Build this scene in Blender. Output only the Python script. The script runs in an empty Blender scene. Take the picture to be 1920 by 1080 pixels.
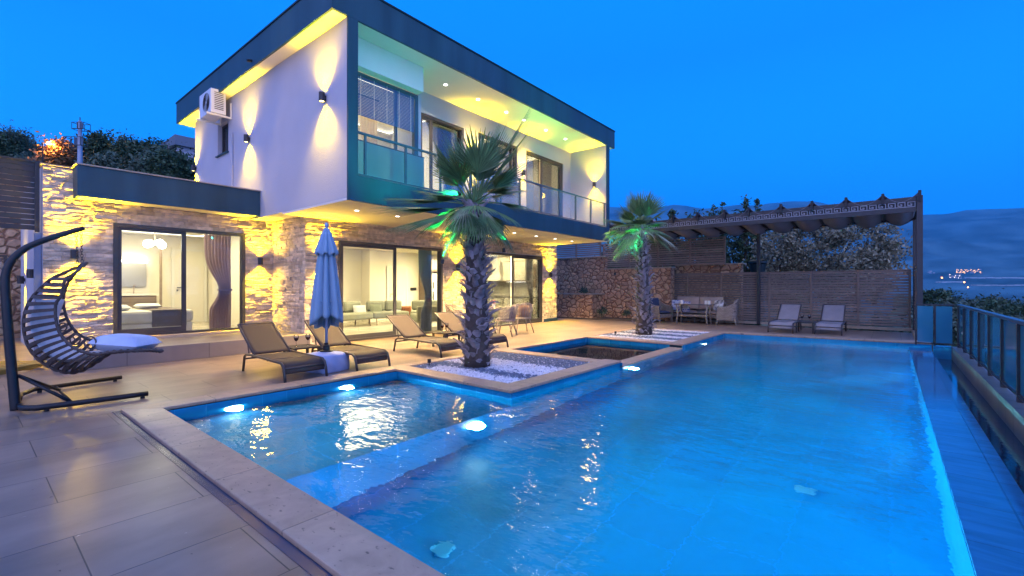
import bpy, bmesh, math, random
from mathutils import Vector, Matrix, noise
R = math.radians
PI = math.pi
random.seed(7)
scene = bpy.context.scene
C = scene.collection

# ---------------------------------------------------------------- camera
EYE = 1.3
YAW = 39.6
cam_d = bpy.data.cameras.new('camera')
cam_d.sensor_width = 36.0
cam_d.lens = 858.9 / 1920 * 36
cam_d.shift_y = -0.00135
cam_d.clip_start = 0.05
cam_d.clip_end = 40000
cam = bpy.data.objects.new('camera', cam_d)
cam.location = (0, 0, EYE)
cam.rotation_euler = (R(90), 0, R(YAW - 90))
C.objects.link(cam)
scene.camera = cam

# ---------------------------------------------------------------- world: dusk sky
SKY_FRONT_HI = (0.000, 0.24, 1.00)
SKY_FRONT_LO = (0.000, 0.52, 2.05)
SKY_BACK = (0.86, 0.84, 1.62)
world = bpy.data.worlds.new('World')
scene.world = world
world.use_nodes = True
wn = world.node_tree.nodes; wl = world.node_tree.links
for n in list(wn): wn.remove(n)
w_out = wn.new('ShaderNodeOutputWorld')
w_bg = wn.new('ShaderNodeBackground'); w_bg.inputs['Strength'].default_value = 1.0
w_tc = wn.new('ShaderNodeTexCoord')
w_sep = wn.new('ShaderNodeSeparateXYZ'); wl.new(w_tc.outputs['Generated'], w_sep.inputs[0])
w_elev = wn.new('ShaderNodeMapRange'); wl.new(w_sep.outputs['Z'], w_elev.inputs['Value'])
w_elev.inputs['From Min'].default_value = 0.0; w_elev.inputs['From Max'].default_value = 0.42
w_m1 = wn.new('ShaderNodeMix'); w_m1.data_type = 'RGBA'
w_m1.inputs['A'].default_value = (*SKY_FRONT_LO, 1); w_m1.inputs['B'].default_value = (*SKY_FRONT_HI, 1)
wl.new(w_elev.outputs[0], w_m1.inputs['Factor'])
w_dot = wn.new('ShaderNodeVectorMath'); w_dot.operation = 'DOT_PRODUCT'
wl.new(w_tc.outputs['Generated'], w_dot.inputs[0])
w_dot.inputs[1].default_value = (-0.80, -0.56, 0.20)      # afterglow lies behind the photographer
w_glow = wn.new('ShaderNodeMapRange'); wl.new(w_dot.outputs['Value'], w_glow.inputs['Value'])
w_glow.interpolation_type = 'SMOOTHSTEP'
w_glow.inputs['From Min'].default_value = -0.05; w_glow.inputs['From Max'].default_value = 0.75
w_m2 = wn.new('ShaderNodeMix'); w_m2.data_type = 'RGBA'
wl.new(w_glow.outputs[0], w_m2.inputs['Factor'])
wl.new(w_m1.outputs['Result'], w_m2.inputs['A']); w_m2.inputs['B'].default_value = (*SKY_BACK, 1)
w_sky = wn.new('ShaderNodeTexSky'); w_sky.sky_type = 'NISHITA'; w_sky.sun_disc = False
w_sky.sun_elevation = R(-2.0); w_sky.sun_rotation = R(-125)
w_add = wn.new('ShaderNodeVectorMath'); w_add.operation = 'MULTIPLY_ADD'
wl.new(w_sky.outputs[0], w_add.inputs[0]); w_add.inputs[1].default_value = (0.02, 0.03, 0.04)
wl.new(w_m2.outputs['Result'], w_add.inputs[2])
wl.new(w_add.outputs[0], w_bg.inputs['Color'])
wl.new(w_bg.outputs[0], w_out.inputs['Surface'])
sun_d = bpy.data.lights.new('twilight_sun', 'SUN')
sun_d.energy = 0.25; sun_d.angle = R(40); sun_d.color = (1.0, 0.72, 0.85)
sun = bpy.data.objects.new('twilight_sun', sun_d)
sun.rotation_euler = Vector((0.80, 0.52, -0.45)).to_track_quat('-Z', 'Y').to_euler()
C.objects.link(sun)
scene.view_settings.view_transform = 'Standard'
scene.view_settings.look = 'None'
scene.view_settings.exposure = 0.5
scene.view_settings.gamma = 1.0
scene.cycles.use_denoising = True
scene.cycles.max_bounces = 10
scene.cycles.transparent_max_bounces = 24
scene.cycles.transmission_bounces = 8
scene.cycles.caustics_reflective = False
scene.cycles.caustics_refractive = False
scene.cycles.sample_clamp_indirect = 4.0

# ---------------------------------------------------------------- helpers
FX, FC, FS = 858.9, math.cos(R(YAW)), math.sin(R(YAW))
def ray(px, py):
    a = (px - 960) / FX
    return (FC + a * FS, FS - a * FC, -(py - 537.4) / FX)
def atz(px, py, z=0.0):
    r = ray(px, py); t = (z - EYE) / r[2]; return Vector((r[0]*t, r[1]*t, z))
def atx(px, py, x):
    r = ray(px, py); t = x / r[0]; return Vector((x, r[1]*t, EYE + r[2]*t))
def aty(px, py, y):
    r = ray(px, py); t = y / r[1]; return Vector((r[0]*t, y, EYE + r[2]*t))
def atd(px, py, d):
    r = ray(px, py); return Vector((r[0]*d, r[1]*d, EYE + r[2]*d))

GAIN = {'lamp_beam': 13, 'lamp_spill': 1.25, 'light_beam': 21, 'room_light': 1.75, 'pool_or_fill_light': 17, 'green_beam': 1, 'street_light': 1.6}

class MB:
    """collects shapes, then links them as one mesh object"""
    def __init__(s): s.v = []; s.f = []; s.M = Matrix.Identity(4); s.mi = []; s.cur = 0
    def add(s, vs, fs):
        b = len(s.v)
        for p in vs: s.v.append(tuple(s.M @ Vector(p)))
        for f in fs: s.f.append([b + i for i in f]); s.mi.append(s.cur)
    def box(s, x0, y0, z0, x1, y1, z1):
        if x1 < x0: x0, x1 = x1, x0
        if y1 < y0: y0, y1 = y1, y0
        if z1 < z0: z0, z1 = z1, z0
        s.add([(x0,y0,z0),(x1,y0,z0),(x1,y1,z0),(x0,y1,z0),(x0,y0,z1),(x1,y0,z1),(x1,y1,z1),(x0,y1,z1)],
              [(0,3,2,1),(4,5,6,7),(0,1,5,4),(1,2,6,5),(2,3,7,6),(3,0,4,7)]); return s
    def quad(s, a, b, c, d): s.add([a, b, c, d], [(0,1,2,3)]); return s
    def tube(s, pts, r, n=8, cap=True):
        pts = [Vector(p) for p in pts]
        if not hasattr(r, '__len__'): r = [r] * len(pts)
        vs, fs = [], []
        up = None
        for i, p in enumerate(pts):
            if i == 0: t = pts[1] - pts[0]
            elif i == len(pts) - 1: t = pts[-1] - pts[-2]
            else: t = (pts[i+1] - p).normalized() + (p - pts[i-1]).normalized()
            t.normalize()
            if up is None:
                up = Vector((0,0,1)) if abs(t.z) < 0.9 else Vector((1,0,0))
            u = t.cross(up)
            if u.length < 1e-4: u = t.cross(Vector((0,1,0.3)))
            u.normalize(); w = u.cross(t).normalized(); up = w
            for k in range(n):
                a = 2*PI*k/n
                vs.append(p + (u*math.cos(a) + w*math.sin(a)) * r[i])
        for i in range(len(pts)-1):
            for k in range(n):
                k2 = (k+1) % n
                fs.append((i*n+k, i*n+k2, (i+1)*n+k2, (i+1)*n+k))
        if cap:
            fs.append(tuple(range(n))[::-1]); fs.append(tuple((len(pts)-1)*n + k for k in range(n)))
        s.add(vs, fs); return s
    def lathe(s, prof, c=(0,0,0), n=16, cap=True):
        vs, fs = [], []
        for r, z in prof:
            for k in range(n):
                a = 2*PI*k/n; vs.append((c[0]+r*math.cos(a), c[1]+r*math.sin(a), c[2]+z))
        for i in range(len(prof)-1):
            for k in range(n):
                k2 = (k+1) % n
                fs.append((i*n+k, i*n+k2, (i+1)*n+k2, (i+1)*n+k))
        if cap: fs.append(tuple(range(n))[::-1]); fs.append(tuple((len(prof)-1)*n+k for k in range(n)))
        s.add(vs, fs); return s
    def grid(s, fn, nu, nv, flip=False):
        vs = [fn(i/nu, j/nv) for j in range(nv+1) for i in range(nu+1)]
        fs = []
        for j in range(nv):
            for i in range(nu):
                a = j*(nu+1)+i; q = (a, a+1, a+nu+2, a+nu+1)
                fs.append(q[::-1] if flip else q)
        s.add(vs, fs); return s
    def ball(s, c, r, n=12, m=8, sq=(1,1,1)):
        def fn(u, v):
            a = 2*PI*u; b = PI*v
            return (c[0]+r*sq[0]*math.sin(b)*math.cos(a), c[1]+r*sq[1]*math.sin(b)*math.sin(a), c[2]-r*sq[2]*math.cos(b))
        return s.grid(fn, n, m)
    def cushion(s, c, sx, sy, sz, puff=0.5, n=8, rot=None):
        """a soft rectangular cushion centred on c"""
        old = s.M
        T = Matrix.Translation(Vector(c))
        if rot is not None: T = T @ rot
        s.M = old @ T
        for sg in (1, -1):
            def fn(u, v, sg=sg):
                x = (u-.5)*2; y = (v-.5)*2
                e = (1-abs(x)**4)*(1-abs(y)**4)
                cx = x*sx/2*(1-0.06*(1-abs(y)**2)*0 ); cy = y*sy/2
                return (cx, cy, sg*sz/2*(puff*e**0.5 + (1-puff)*(e**0.12 if e > 0 else 0)))
            s.grid(fn, n, n, flip=(sg < 0))
        s.M = old; return s
    def build(s, name, mat, parent=None, smooth=False, bevel=0.0, merge=False, loc=None):
        me = bpy.data.meshes.new(name)
        me.from_pydata(s.v, [], s.f)
        if isinstance(mat, (list, tuple)):
            for m in mat: me.materials.append(m)
            me.polygons.foreach_set('material_index', s.mi)
        elif mat: me.materials.append(mat)
        if merge:
            bm = bmesh.new(); bm.from_mesh(me); bmesh.ops.remove_doubles(bm, verts=bm.verts, dist=1e-5)
            bmesh.ops.recalc_face_normals(bm, faces=bm.faces)
            bm.to_mesh(me); bm.free()
        if smooth:
            me.polygons.foreach_set('use_smooth', [True]*len(me.polygons))
        me.update()
        o = bpy.data.objects.new(name, me); C.objects.link(o)
        if parent is not None: o.parent = parent
        if loc is not None: o.location = loc
        if bevel:
            b = o.modifiers.new('bevel', 'BEVEL'); b.width = bevel; b.segments = 2; b.limit_method = 'ANGLE'; b.angle_limit = R(40)
        return o

def tag(o, label=None, cat=None, group=None, kind=None):
    if label: o['label'] = label
    if cat: o['category'] = cat
    if group: o['group'] = group
    if kind: o['kind'] = kind
    return o
def thing(name, label, cat, loc=(0,0,0), rz=0.0, group=None):
    o = bpy.data.objects.new(name, None); o.empty_display_size = 0.2
    C.objects.link(o); o.location = loc; o.rotation_euler = (0,0,rz)
    return tag(o, label, cat, group)
def dup(src, loc, rz, label, group=None):
    r = src.copy(); C.objects.link(r); r.location = loc; r.rotation_euler = (0,0,rz)
    r['label'] = label
    if group: r['group'] = group
    for ch in list(src.children):
        c = ch.copy(); C.objects.link(c); c.parent = r
        for g in list(ch.children):
            d = g.copy(); C.objects.link(d); d.parent = c
    return r
def lamp(name, kind, loc, color, energy, parent=None, target=None, **kw):
    d = bpy.data.lights.new(name, kind); d.color = color; d.energy = energy * GAIN.get(name, 1)
    for k, v in kw.items(): setattr(d, k, v)
    o = bpy.data.objects.new(name, d); C.objects.link(o); o.location = loc
    if parent is not None: o.parent = parent
    if target is not None:
        o.rotation_euler = (Vector(target) - Vector(loc)).to_track_quat('-Z', 'Y').to_euler()
    return o

# ---------------------------------------------------------------- materials
def mat(name, col, rough=0.6, metal=0.0, var=0.0, vscale=3.0, bump=0.0, bscale=20.0, spec=0.5, island=0.0, trans=0.0, ior=1.45, emit=None, es=0.0, coat=0.0, detail=5, stretch=None):
    m = bpy.data.materials.new(name); m.use_nodes = True
    N = m.node_tree.nodes; L = m.node_tree.links
    b = N['Principled BSDF']
    b.inputs['Base Color'].default_value = (*col, 1); b.inputs['Roughness'].default_value = rough
    b.inputs['Metallic'].default_value = metal; b.inputs['Specular IOR Level'].default_value = spec
    b.inputs['Transmission Weight'].default_value = trans; b.inputs['IOR'].default_value = ior
    b.inputs['Coat Weight'].default_value = coat
    if emit: b.inputs['Emission Color'].default_value = (*emit, 1); b.inputs['Emission Strength'].default_value = es
    tc = N.new('ShaderNodeTexCoord')
    vec = tc.outputs['Object']
    if stretch:
        mp = N.new('ShaderNodeMapping'); L.new(vec, mp.inputs[0]); mp.inputs['Scale'].default_value = stretch; vec = mp.outputs[0]
    last = None
    if var:
        nz = N.new('ShaderNodeTexNoise'); nz.inputs['Scale'].default_value = vscale; nz.inputs['Detail'].default_value = detail
        L.new(vec, nz.inputs['Vector'])
        mr = N.new('ShaderNodeMapRange'); L.new(nz.outputs['Fac'], mr.inputs['Value'])
        mr.inputs['From Min'].default_value = 0.3; mr.inputs['From Max'].default_value = 0.7
        mr.inputs['To Min'].default_value = 1-var; mr.inputs['To Max'].default_value = 1+var
        last = mr.outputs[0]
        rr = N.new('ShaderNodeMapRange'); L.new(nz.outputs['Fac'], rr.inputs['Value'])
        rr.inputs['To Min'].default_value = max(0.02, rough-0.12); rr.inputs['To Max'].default_value = min(1, rough+0.12)
        L.new(rr.outputs[0], b.inputs['Roughness'])
    if island:
        g = N.new('ShaderNodeNewGeometry')
        mr2 = N.new('ShaderNodeMapRange'); L.new(g.outputs['Random Per Island'], mr2.inputs['Value'])
        mr2.inputs['To Min'].default_value = 1-island; mr2.inputs['To Max'].default_value = 1+island
        if last:
            mu = N.new('ShaderNodeMath'); mu.operation = 'MULTIPLY'; L.new(last, mu.inputs[0]); L.new(mr2.outputs[0], mu.inputs[1]); last = mu.outputs[0]
        else: last = mr2.outputs[0]
    if last:
        vm = N.new('ShaderNodeVectorMath'); vm.operation = 'SCALE'; vm.inputs[0].default_value = col
        L.new(last, vm.inputs['Scale']); L.new(vm.outputs[0], b.inputs['Base Color'])
    if bump:
        n2 = N.new('ShaderNodeTexNoise'); n2.inputs['Scale'].default_value = bscale; n2.inputs['Detail'].default_value = 6
        L.new(vec, n2.inputs['Vector'])
        bp = N.new('ShaderNodeBump'); bp.inputs['Strength'].default_value = 1.0; bp.inputs['Distance'].default_value = bump
        L.new(n2.outputs['Fac'], bp.inputs['Height']); L.new(bp.outputs[0], b.inputs['Normal'])
    return m

def brick_mat(name, cols, mortar, bw, bh, msize, rough=0.4, plane='xy', offset=0.5, bump=0.002, var=0.15, vscale=2.5, shift=(0,0), speck=0.0, spec=0.5, rvar=0.1, streak=(1,1,1), mbump=0.0, distort=.6):
    """rectangular units laid in a plane: tiles, coping slabs, weave"""
    m = bpy.data.materials.new(name); m.use_nodes = True
    N = m.node_tree.nodes; L = m.node_tree.links; b = N['Principled BSDF']
    b.inputs['Specular IOR Level'].default_value = spec
    tc = N.new('ShaderNodeTexCoord'); sp = N.new('ShaderNodeSeparateXYZ'); L.new(tc.outputs['Object'], sp.inputs[0])
    cb = N.new('ShaderNodeCombineXYZ')
    ix = {'x':'X','y':'Y','z':'Z'}
    def shifted(axis, sh):
        a = N.new('ShaderNodeMath'); a.operation = 'ADD'; L.new(sp.outputs[ix[axis]], a.inputs[0]); a.inputs[1].default_value = sh; return a.outputs[0]
    if plane == 'xyz':  # walls along x or y: u = x + y
        a = N.new('ShaderNodeMath'); a.operation = 'ADD'; L.new(sp.outputs['X'], a.inputs[0]); L.new(sp.outputs['Y'], a.inputs[1])
        L.new(a.outputs[0], cb.inputs[0]); L.new(shifted('z', shift[1]), cb.inputs[1])
    else:
        L.new(shifted(plane[0], shift[0]), cb.inputs[0]); L.new(shifted(plane[1], shift[1]), cb.inputs[1])
    bt = N.new('ShaderNodeTexBrick'); L.new(cb.outputs[0], bt.inputs['Vector'])
    bt.inputs['Scale'].default_value = 1; bt.inputs['Brick Width'].default_value = bw; bt.inputs['Row Height'].default_value = bh
    bt.inputs['Mortar Size'].default_value = msize; bt.inputs['Mortar Smooth'].default_value = 0.2
    bt.offset = offset; bt.inputs['Bias'].default_value = 0
    bt.inputs['Color1'].default_value = (*cols[0], 1); bt.inputs['Color2'].default_value = (*cols[1], 1); bt.inputs['Mortar'].default_value = (*mortar, 1)
    mp = N.new('ShaderNodeMapping'); L.new(tc.outputs['Object'], mp.inputs[0]); mp.inputs['Scale'].default_value = streak
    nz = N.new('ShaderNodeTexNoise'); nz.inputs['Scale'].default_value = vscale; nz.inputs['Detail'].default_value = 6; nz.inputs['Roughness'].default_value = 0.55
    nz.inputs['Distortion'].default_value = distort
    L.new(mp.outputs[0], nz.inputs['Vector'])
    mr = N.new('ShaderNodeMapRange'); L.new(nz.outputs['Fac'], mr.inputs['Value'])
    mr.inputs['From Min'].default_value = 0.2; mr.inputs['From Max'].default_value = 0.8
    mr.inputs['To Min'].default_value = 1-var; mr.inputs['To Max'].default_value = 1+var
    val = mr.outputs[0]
    if speck:
        n3 = N.new('ShaderNodeTexNoise'); n3.inputs['Scale'].default_value = 38; n3.inputs['Detail'].default_value = 3
        mp3 = N.new('ShaderNodeMapping'); L.new(tc.outputs['Object'], mp3.inputs[0]); mp3.inputs['Scale'].default_value = (1, .45, 1); L.new(mp3.outputs[0], n3.inputs['Vector'])
        m3 = N.new('ShaderNodeMapRange'); L.new(n3.outputs['Fac'], m3.inputs['Value'])
        m3.inputs['From Min'].default_value = 0.30; m3.inputs['From Max'].default_value = 0.36; m3.inputs['To Min'].default_value = 1-speck; m3.inputs['To Max'].default_value = 1
        mu = N.new('ShaderNodeMath'); mu.operation = 'MULTIPLY'; L.new(val, mu.inputs[0]); L.new(m3.outputs[0], mu.inputs[1]); val = mu.outputs[0]
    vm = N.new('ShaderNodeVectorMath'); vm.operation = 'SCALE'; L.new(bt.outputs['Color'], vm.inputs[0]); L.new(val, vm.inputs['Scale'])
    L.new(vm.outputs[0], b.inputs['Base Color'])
    rr = N.new('ShaderNodeMapRange'); L.new(nz.outputs['Fac'], rr.inputs['Value']); rr.inputs['From Min'].default_value = 0.1; rr.inputs['From Max'].default_value = 0.9
    rr.inputs['To Min'].default_value = rough-rvar; rr.inputs['To Max'].default_value = rough+rvar
    n5 = N.new('ShaderNodeTexNoise'); n5.inputs['Scale'].default_value = 1.1; n5.inputs['Detail'].default_value = 1; L.new(tc.outputs['Object'], n5.inputs['Vector']); L.new(n5.outputs['Fac'], rr.inputs['Value'])
    L.new(rr.outputs[0], b.inputs['Roughness'])
    bp = N.new('ShaderNodeBump'); bp.inputs['Distance'].default_value = bump; bp.inputs['Strength'].default_value = 1.0
    inv = N.new('ShaderNodeMath'); inv.operation = 'MULTIPLY_ADD'; L.new(bt.outputs['Fac'], inv.inputs[0]); inv.inputs[1].default_value = -1
    sc = N.new('ShaderNodeMath'); sc.operation = 'MULTIPLY'; L.new(nz.outputs['Fac'], sc.inputs[0]); sc.inputs[1].default_value = mbump
    L.new(sc.outputs[0], inv.inputs[2])
    L.new(inv.outputs[0], bp.inputs['Height']); L.new(bp.outputs[0], b.inputs['Normal'])
    return m

def emis(name, col, s):
    m = bpy.data.materials.new(name); m.use_nodes = True
    N = m.node_tree.nodes; L = m.node_tree.links; N.clear()
    o = N.new('ShaderNodeOutputMaterial'); e = N.new('ShaderNodeEmission'); e.inputs[0].default_value = (*col, 1); e.inputs[1].default_value = s
    L.new(e.outputs[0], o.inputs[0]); return m

def pane_mat(name, tint=(1,1,1), refl=1.0, frost=0.0, frost_col=(0.3,0.6,0.7), rough=0.0):
    """a thin pane of glass: see-through with a fresnel reflection, optionally frosted"""
    m = bpy.data.materials.new(name); m.use_nodes = True
    N = m.node_tree.nodes; L = m.node_tree.links; N.clear()
    o = N.new('ShaderNodeOutputMaterial'); t = N.new('ShaderNodeBsdfTransparent'); t.inputs[0].default_value = (*tint, 1)
    g = N.new('ShaderNodeBsdfGlossy'); g.inputs['Roughness'].default_value = rough
    fr = N.new('ShaderNodeFresnel'); fr.inputs[0].default_value = 1.45
    mu = N.new('ShaderNodeMath'); mu.operation = 'MULTIPLY'; L.new(fr.outputs[0], mu.inputs[0]); mu.inputs[1].default_value = refl
    mx = N.new('ShaderNodeMixShader'); L.new(mu.outputs[0], mx.inputs[0])
    base = t.outputs[0]
    if frost:
        d = N.new('ShaderNodeBsdfTranslucent'); d.inputs[0].default_value = (*frost_col, 1)
        d2 = N.new('ShaderNodeBsdfDiffuse'); d2.inputs[0].default_value = (*frost_col, 1)
        m0 = N.new('ShaderNodeMixShader'); m0.inputs[0].default_value = 0.5; L.new(d.outputs[0], m0.inputs[1]); L.new(d2.outputs[0], m0.inputs[2])
        m1 = N.new('ShaderNodeMixShader'); m1.inputs[0].default_value = frost; L.new(t.outputs[0], m1.inputs[1]); L.new(m0.outputs[0], m1.inputs[2]); base = m1.outputs[0]
    L.new(base, mx.inputs[1]); L.new(g.outputs[0], mx.inputs[2]); L.new(mx.outputs[0], o.inputs[0])
    return m

def rubble_mat(name, scale=3.2):
    m = bpy.data.materials.new(name); m.use_nodes = True
    N = m.node_tree.nodes; L = m.node_tree.links; b = N['Principled BSDF']; b.inputs['Roughness'].default_value = 0.85
    tc = N.new('ShaderNodeTexCoord')
    nz = N.new('ShaderNodeTexNoise'); nz.inputs['Scale'].default_value = 3; nz.inputs['Detail'].default_value = 2; L.new(tc.outputs['Object'], nz.inputs['Vector'])
    ad = N.new('ShaderNodeVectorMath'); ad.operation = 'MULTIPLY_ADD'; L.new(nz.outputs['Color'], ad.inputs[0]); ad.inputs[1].default_value = (.22,.22,.22); L.new(tc.outputs['Object'], ad.inputs[2])
    mp = N.new('ShaderNodeMapping'); mp.inputs['Scale'].default_value = (1,1,1.25); L.new(ad.outputs[0], mp.inputs[0])
    v1 = N.new('ShaderNodeTexVoronoi'); v1.feature = 'F1'; v1.inputs['Scale'].default_value = scale; L.new(mp.outputs[0], v1.inputs['Vector'])
    v2 = N.new('ShaderNodeTexVoronoi'); v2.feature = 'DISTANCE_TO_EDGE'; v2.inputs['Scale'].default_value = scale; L.new(mp.outputs[0], v2.inputs['Vector'])
    sp = N.new('ShaderNodeSeparateColor'); L.new(v1.outputs['Color'], sp.inputs[0])
    cr = N.new('ShaderNodeValToRGB'); L.new(sp.outputs[0], cr.inputs[0])
    e = cr.color_ramp.elements
    e[0].position = 0; e[0].color = (.62,.36,.20,1); e[1].position = 1; e[1].color = (.80,.56,.36,1)
    x = e.new(.35); x.color = (.74,.47,.28,1); x = e.new(.7); x.color = (.52,.31,.19,1)
    n2 = N.new('ShaderNodeTexNoise'); n2.inputs['Scale'].default_value = 14; n2.inputs['Detail'].default_value = 6; L.new(tc.outputs['Object'], n2.inputs['Vector'])
    mr0 = N.new('ShaderNodeMapRange'); L.new(n2.outputs['Fac'], mr0.inputs['Value']); mr0.inputs['To Min'].default_value = .6; mr0.inputs['To Max'].default_value = 1.4
    vm = N.new('ShaderNodeVectorMath'); vm.operation = 'SCALE'; L.new(cr.outputs[0], vm.inputs[0]); L.new(mr0.outputs[0], vm.inputs['Scale'])
    mr = N.new('ShaderNodeMapRange'); L.new(v2.outputs['Distance'], mr.inputs['Value']); mr.inputs['From Min'].default_value = .045; mr.inputs['From Max'].default_value = .085
    mx = N.new('ShaderNodeMix'); mx.data_type = 'RGBA'; L.new(mr.outputs[0], mx.inputs['Factor']); mx.inputs['A'].default_value = (.30,.15,.085,1); L.new(vm.outputs[0], mx.inputs['B'])
    L.new(mx.outputs['Result'], b.inputs['Base Color'])
    h = N.new('ShaderNodeMapRange'); L.new(v2.outputs['Distance'], h.inputs['Value']); h.inputs['From Min'].default_value = .03; h.inputs['From Max'].default_value = .2
    h.interpolation_type = 'SMOOTHSTEP'
    ma = N.new('ShaderNodeMath'); ma.operation = 'MULTIPLY_ADD'; L.new(n2.outputs['Fac'], ma.inputs[0]); ma.inputs[1].default_value = .35; L.new(h.outputs[0], ma.inputs[2])
    bp = N.new('ShaderNodeBump'); bp.inputs['Distance'].default_value = .05; L.new(ma.outputs[0], bp.inputs['Height']); L.new(bp.outputs[0], b.inputs['Normal'])
    return m

def cloth(name, col):
    m = bpy.data.materials.new(name); m.use_nodes = True
    N = m.node_tree.nodes; L = m.node_tree.links; b = N['Principled BSDF']; b.inputs['Base Color'].default_value = (*col,1); b.inputs['Roughness'].default_value = .7
    t = N.new('ShaderNodeBsdfTranslucent'); t.inputs[0].default_value = (*col,1); mx = N.new('ShaderNodeMixShader'); mx.inputs[0].default_value = .55
    o = N['Material Output']; L.new(b.outputs[0], mx.inputs[1]); L.new(t.outputs[0], mx.inputs[2]); L.new(mx.outputs[0], o.inputs[0]); return m
M = {}
M['deck'] = brick_mat('porcelain_deck_tile', ((.255,.185,.135), (.29,.21,.155)), (.06,.05,.045), 1.2, 0.593, 0.0035, rough=.31, shift=(-0.99+0.6, -2.17+0.0), bump=.002, var=.55, vscale=1.3, streak=(.7,1.35,1), rvar=.05, mbump=.0, spec=.45, distort=.15)
M['coping'] = brick_mat('travertine_coping', ((.42,.285,.19), (.48,.335,.23)), (.16,.12,.09), 1.0, 1.0, 0.004, rough=.42, shift=(0.1,0.5), bump=.003, var=.24, vscale=6, speck=.6, rvar=.16, mbump=.5, offset=0)
M['pool_tile'] = brick_mat('blue_pool_tile', ((.008,.23,.44), (.012,.27,.50)), (.02,.33,.55), 0.3, 0.3, 0.005, rough=.25, plane='xyz', bump=.0015, var=.2, vscale=3, shift=(0,0), offset=0)
M['pool_floor'] = brick_mat('blue_pool_floor_tile', ((.003,.23,.50), (.005,.29,.58)), (.008,.33,.72), 0.6, 0.6, 0.006, rough=.4, bump=.0003, var=.75, vscale=.55, streak=(1,1,1))  # uneven underwater light put into the colour as broad cloudy mottling
M['lip_tile'] = brick_mat('wet_slate_lip_tile', ((.030,.16,.30), (.042,.19,.34)), (.02,.10,.2), 0.6, 0.3, 0.006, rough=.12, plane='xy', bump=.001, var=.35, vscale=4, offset=0, streak=(3,.6,1))
M['stone_ledge'] = mat('split_face_travertine', (.62,.50,.37), rough=.85, var=.22, vscale=9, bump=.009, bscale=30, island=.30)
M['rubble'] = rubble_mat('rubble_stone', 4.3)
M['cap'] = mat('cream_stone_cap', (.48,.38,.28), rough=.7, var=.15, vscale=6, bump=.004, bscale=30)
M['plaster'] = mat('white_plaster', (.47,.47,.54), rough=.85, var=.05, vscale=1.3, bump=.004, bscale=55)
M['soffit'] = mat('cream_soffit_paint', (.78,.75,.68), rough=.8, var=.03, vscale=2, bump=.001, bscale=80)
M['fascia'] = mat('anthracite_render', (.022,.066,.095), rough=.55, var=.28, vscale=1.6, bump=.002, bscale=60, stretch=(1.6,1.6,.22))
M['int_wall'] = mat('interior_cream_wall', (.80,.76,.66), rough=.8, var=.03, vscale=1)
M['int_floor'] = mat('interior_polished_floor', (.62,.56,.46), rough=.15, var=.06, vscale=2)
M['dark_metal'] = mat('dark_grey_aluminium', (.045,.043,.048), rough=.4, metal=.3, var=.12, vscale=8)
M['frame_metal'] = mat('anthracite_door_frame', (.055,.052,.058), rough=.42, var=.1, vscale=5)
M['slat'] = mat('brown_grey_slat', (.27,.205,.165), rough=.6, island=.18, var=.15, vscale=4, stretch=(.4,.4,4))
M['slat_dark'] = mat('charcoal_slat', (.035,.034,.040), rough=.5, island=.15, var=.1, vscale=4)
M['blue_frame'] = mat('blue_grey_balcony_metal', (.05,.10,.15), rough=.4, var=.1, vscale=5)
M['glass'] = pane_mat('clear_pane', (.97,.99,.98), 0.9)
M['fence_glass'] = pane_mat('tinted_fence_glass', (.25,.60,.75), 1.0, frost=.6, frost_col=(.12,.62,.85))
M['rail_glass'] = pane_mat('balcony_glass', (.95,.96,.95), .35, frost=.03, frost_col=(.6,.65,.65))
M['frost'] = pane_mat('frosted_teal_glass', (.6,.9,.95), .6, frost=.75, frost_col=(.25,.48,.58))
M['sling'] = mat('brown_sling_mesh', (.062,.041,.034), rough=.75, var=.1, vscale=6, bump=.0015, bscale=260)
M['sling_grey'] = mat('grey_sling_mesh', (.28,.265,.28), rough=.75, var=.08, vscale=6, bump=.0015, bscale=260)
M['lounger_metal'] = mat('taupe_lounger_frame', (.060,.052,.052), rough=.4, metal=.2, var=.1, vscale=8)
M['black_metal'] = mat('black_powder_metal', (.016,.016,.02), rough=.38, metal=.2, var=.15, vscale=10)
M['rattan_dark'] = mat('grey_brown_rattan', (.080,.062,.058), rough=.65, var=.3, vscale=22, bump=.004, bscale=60, island=.25)
M['rattan_light'] = brick_mat('beige_wicker_weave', ((.52,.44,.36), (.38,.31,.25)), (.05,.04,.035), 0.075, 0.028, 0.005, rough=.6, plane='xyz', bump=.008, var=.25, vscale=9)
M['wicker_rod'] = mat('beige_wicker_rod', (.33,.28,.23), rough=.6, var=.25, vscale=25, bump=.003, bscale=90)
M['cushion_white'] = mat('off_white_cushion', (.62,.62,.66), rough=.9, var=.06, vscale=5, bump=.01, bscale=6)
M['cushion_blue'] = mat('pale_blue_cushion', (.48,.55,.72), rough=.9, var=.12, vscale=5, bump=.012, bscale=7)
M['cushion_taupe'] = mat('taupe_cushion', (.46,.36,.30), rough=.9, var=.08, vscale=5, bump=.01, bscale=7)
M['cushion_navy'] = mat('navy_cushion', (.05,.07,.13), rough=.9, var=.1, vscale=6, bump=.008, bscale=8)
M['umbrella'] = mat('blue_umbrella_canvas', (.24,.38,.52), rough=.85, var=.1, vscale=6, bump=.004, bscale=30, stretch=(1,1,.4))
M['base_cover'] = mat('blue_white_umbrella_base', (.36,.44,.68), rough=.6, var=.12, vscale=4, bump=.012, bscale=7)
M['pole_blue'] = mat('pale_blue_pole', (.26,.38,.58), rough=.35, metal=.3, var=.05)
M['wine'] = mat('red_wine', (.05,.004,.006), rough=.05)
M['wine_glass'] = pane_mat('wine_glass', (.93,.95,.97), 1.6)
M['table_metal'] = mat('dark_table_slats', (.05,.045,.045), rough=.5, var=.1, vscale=8)
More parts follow.
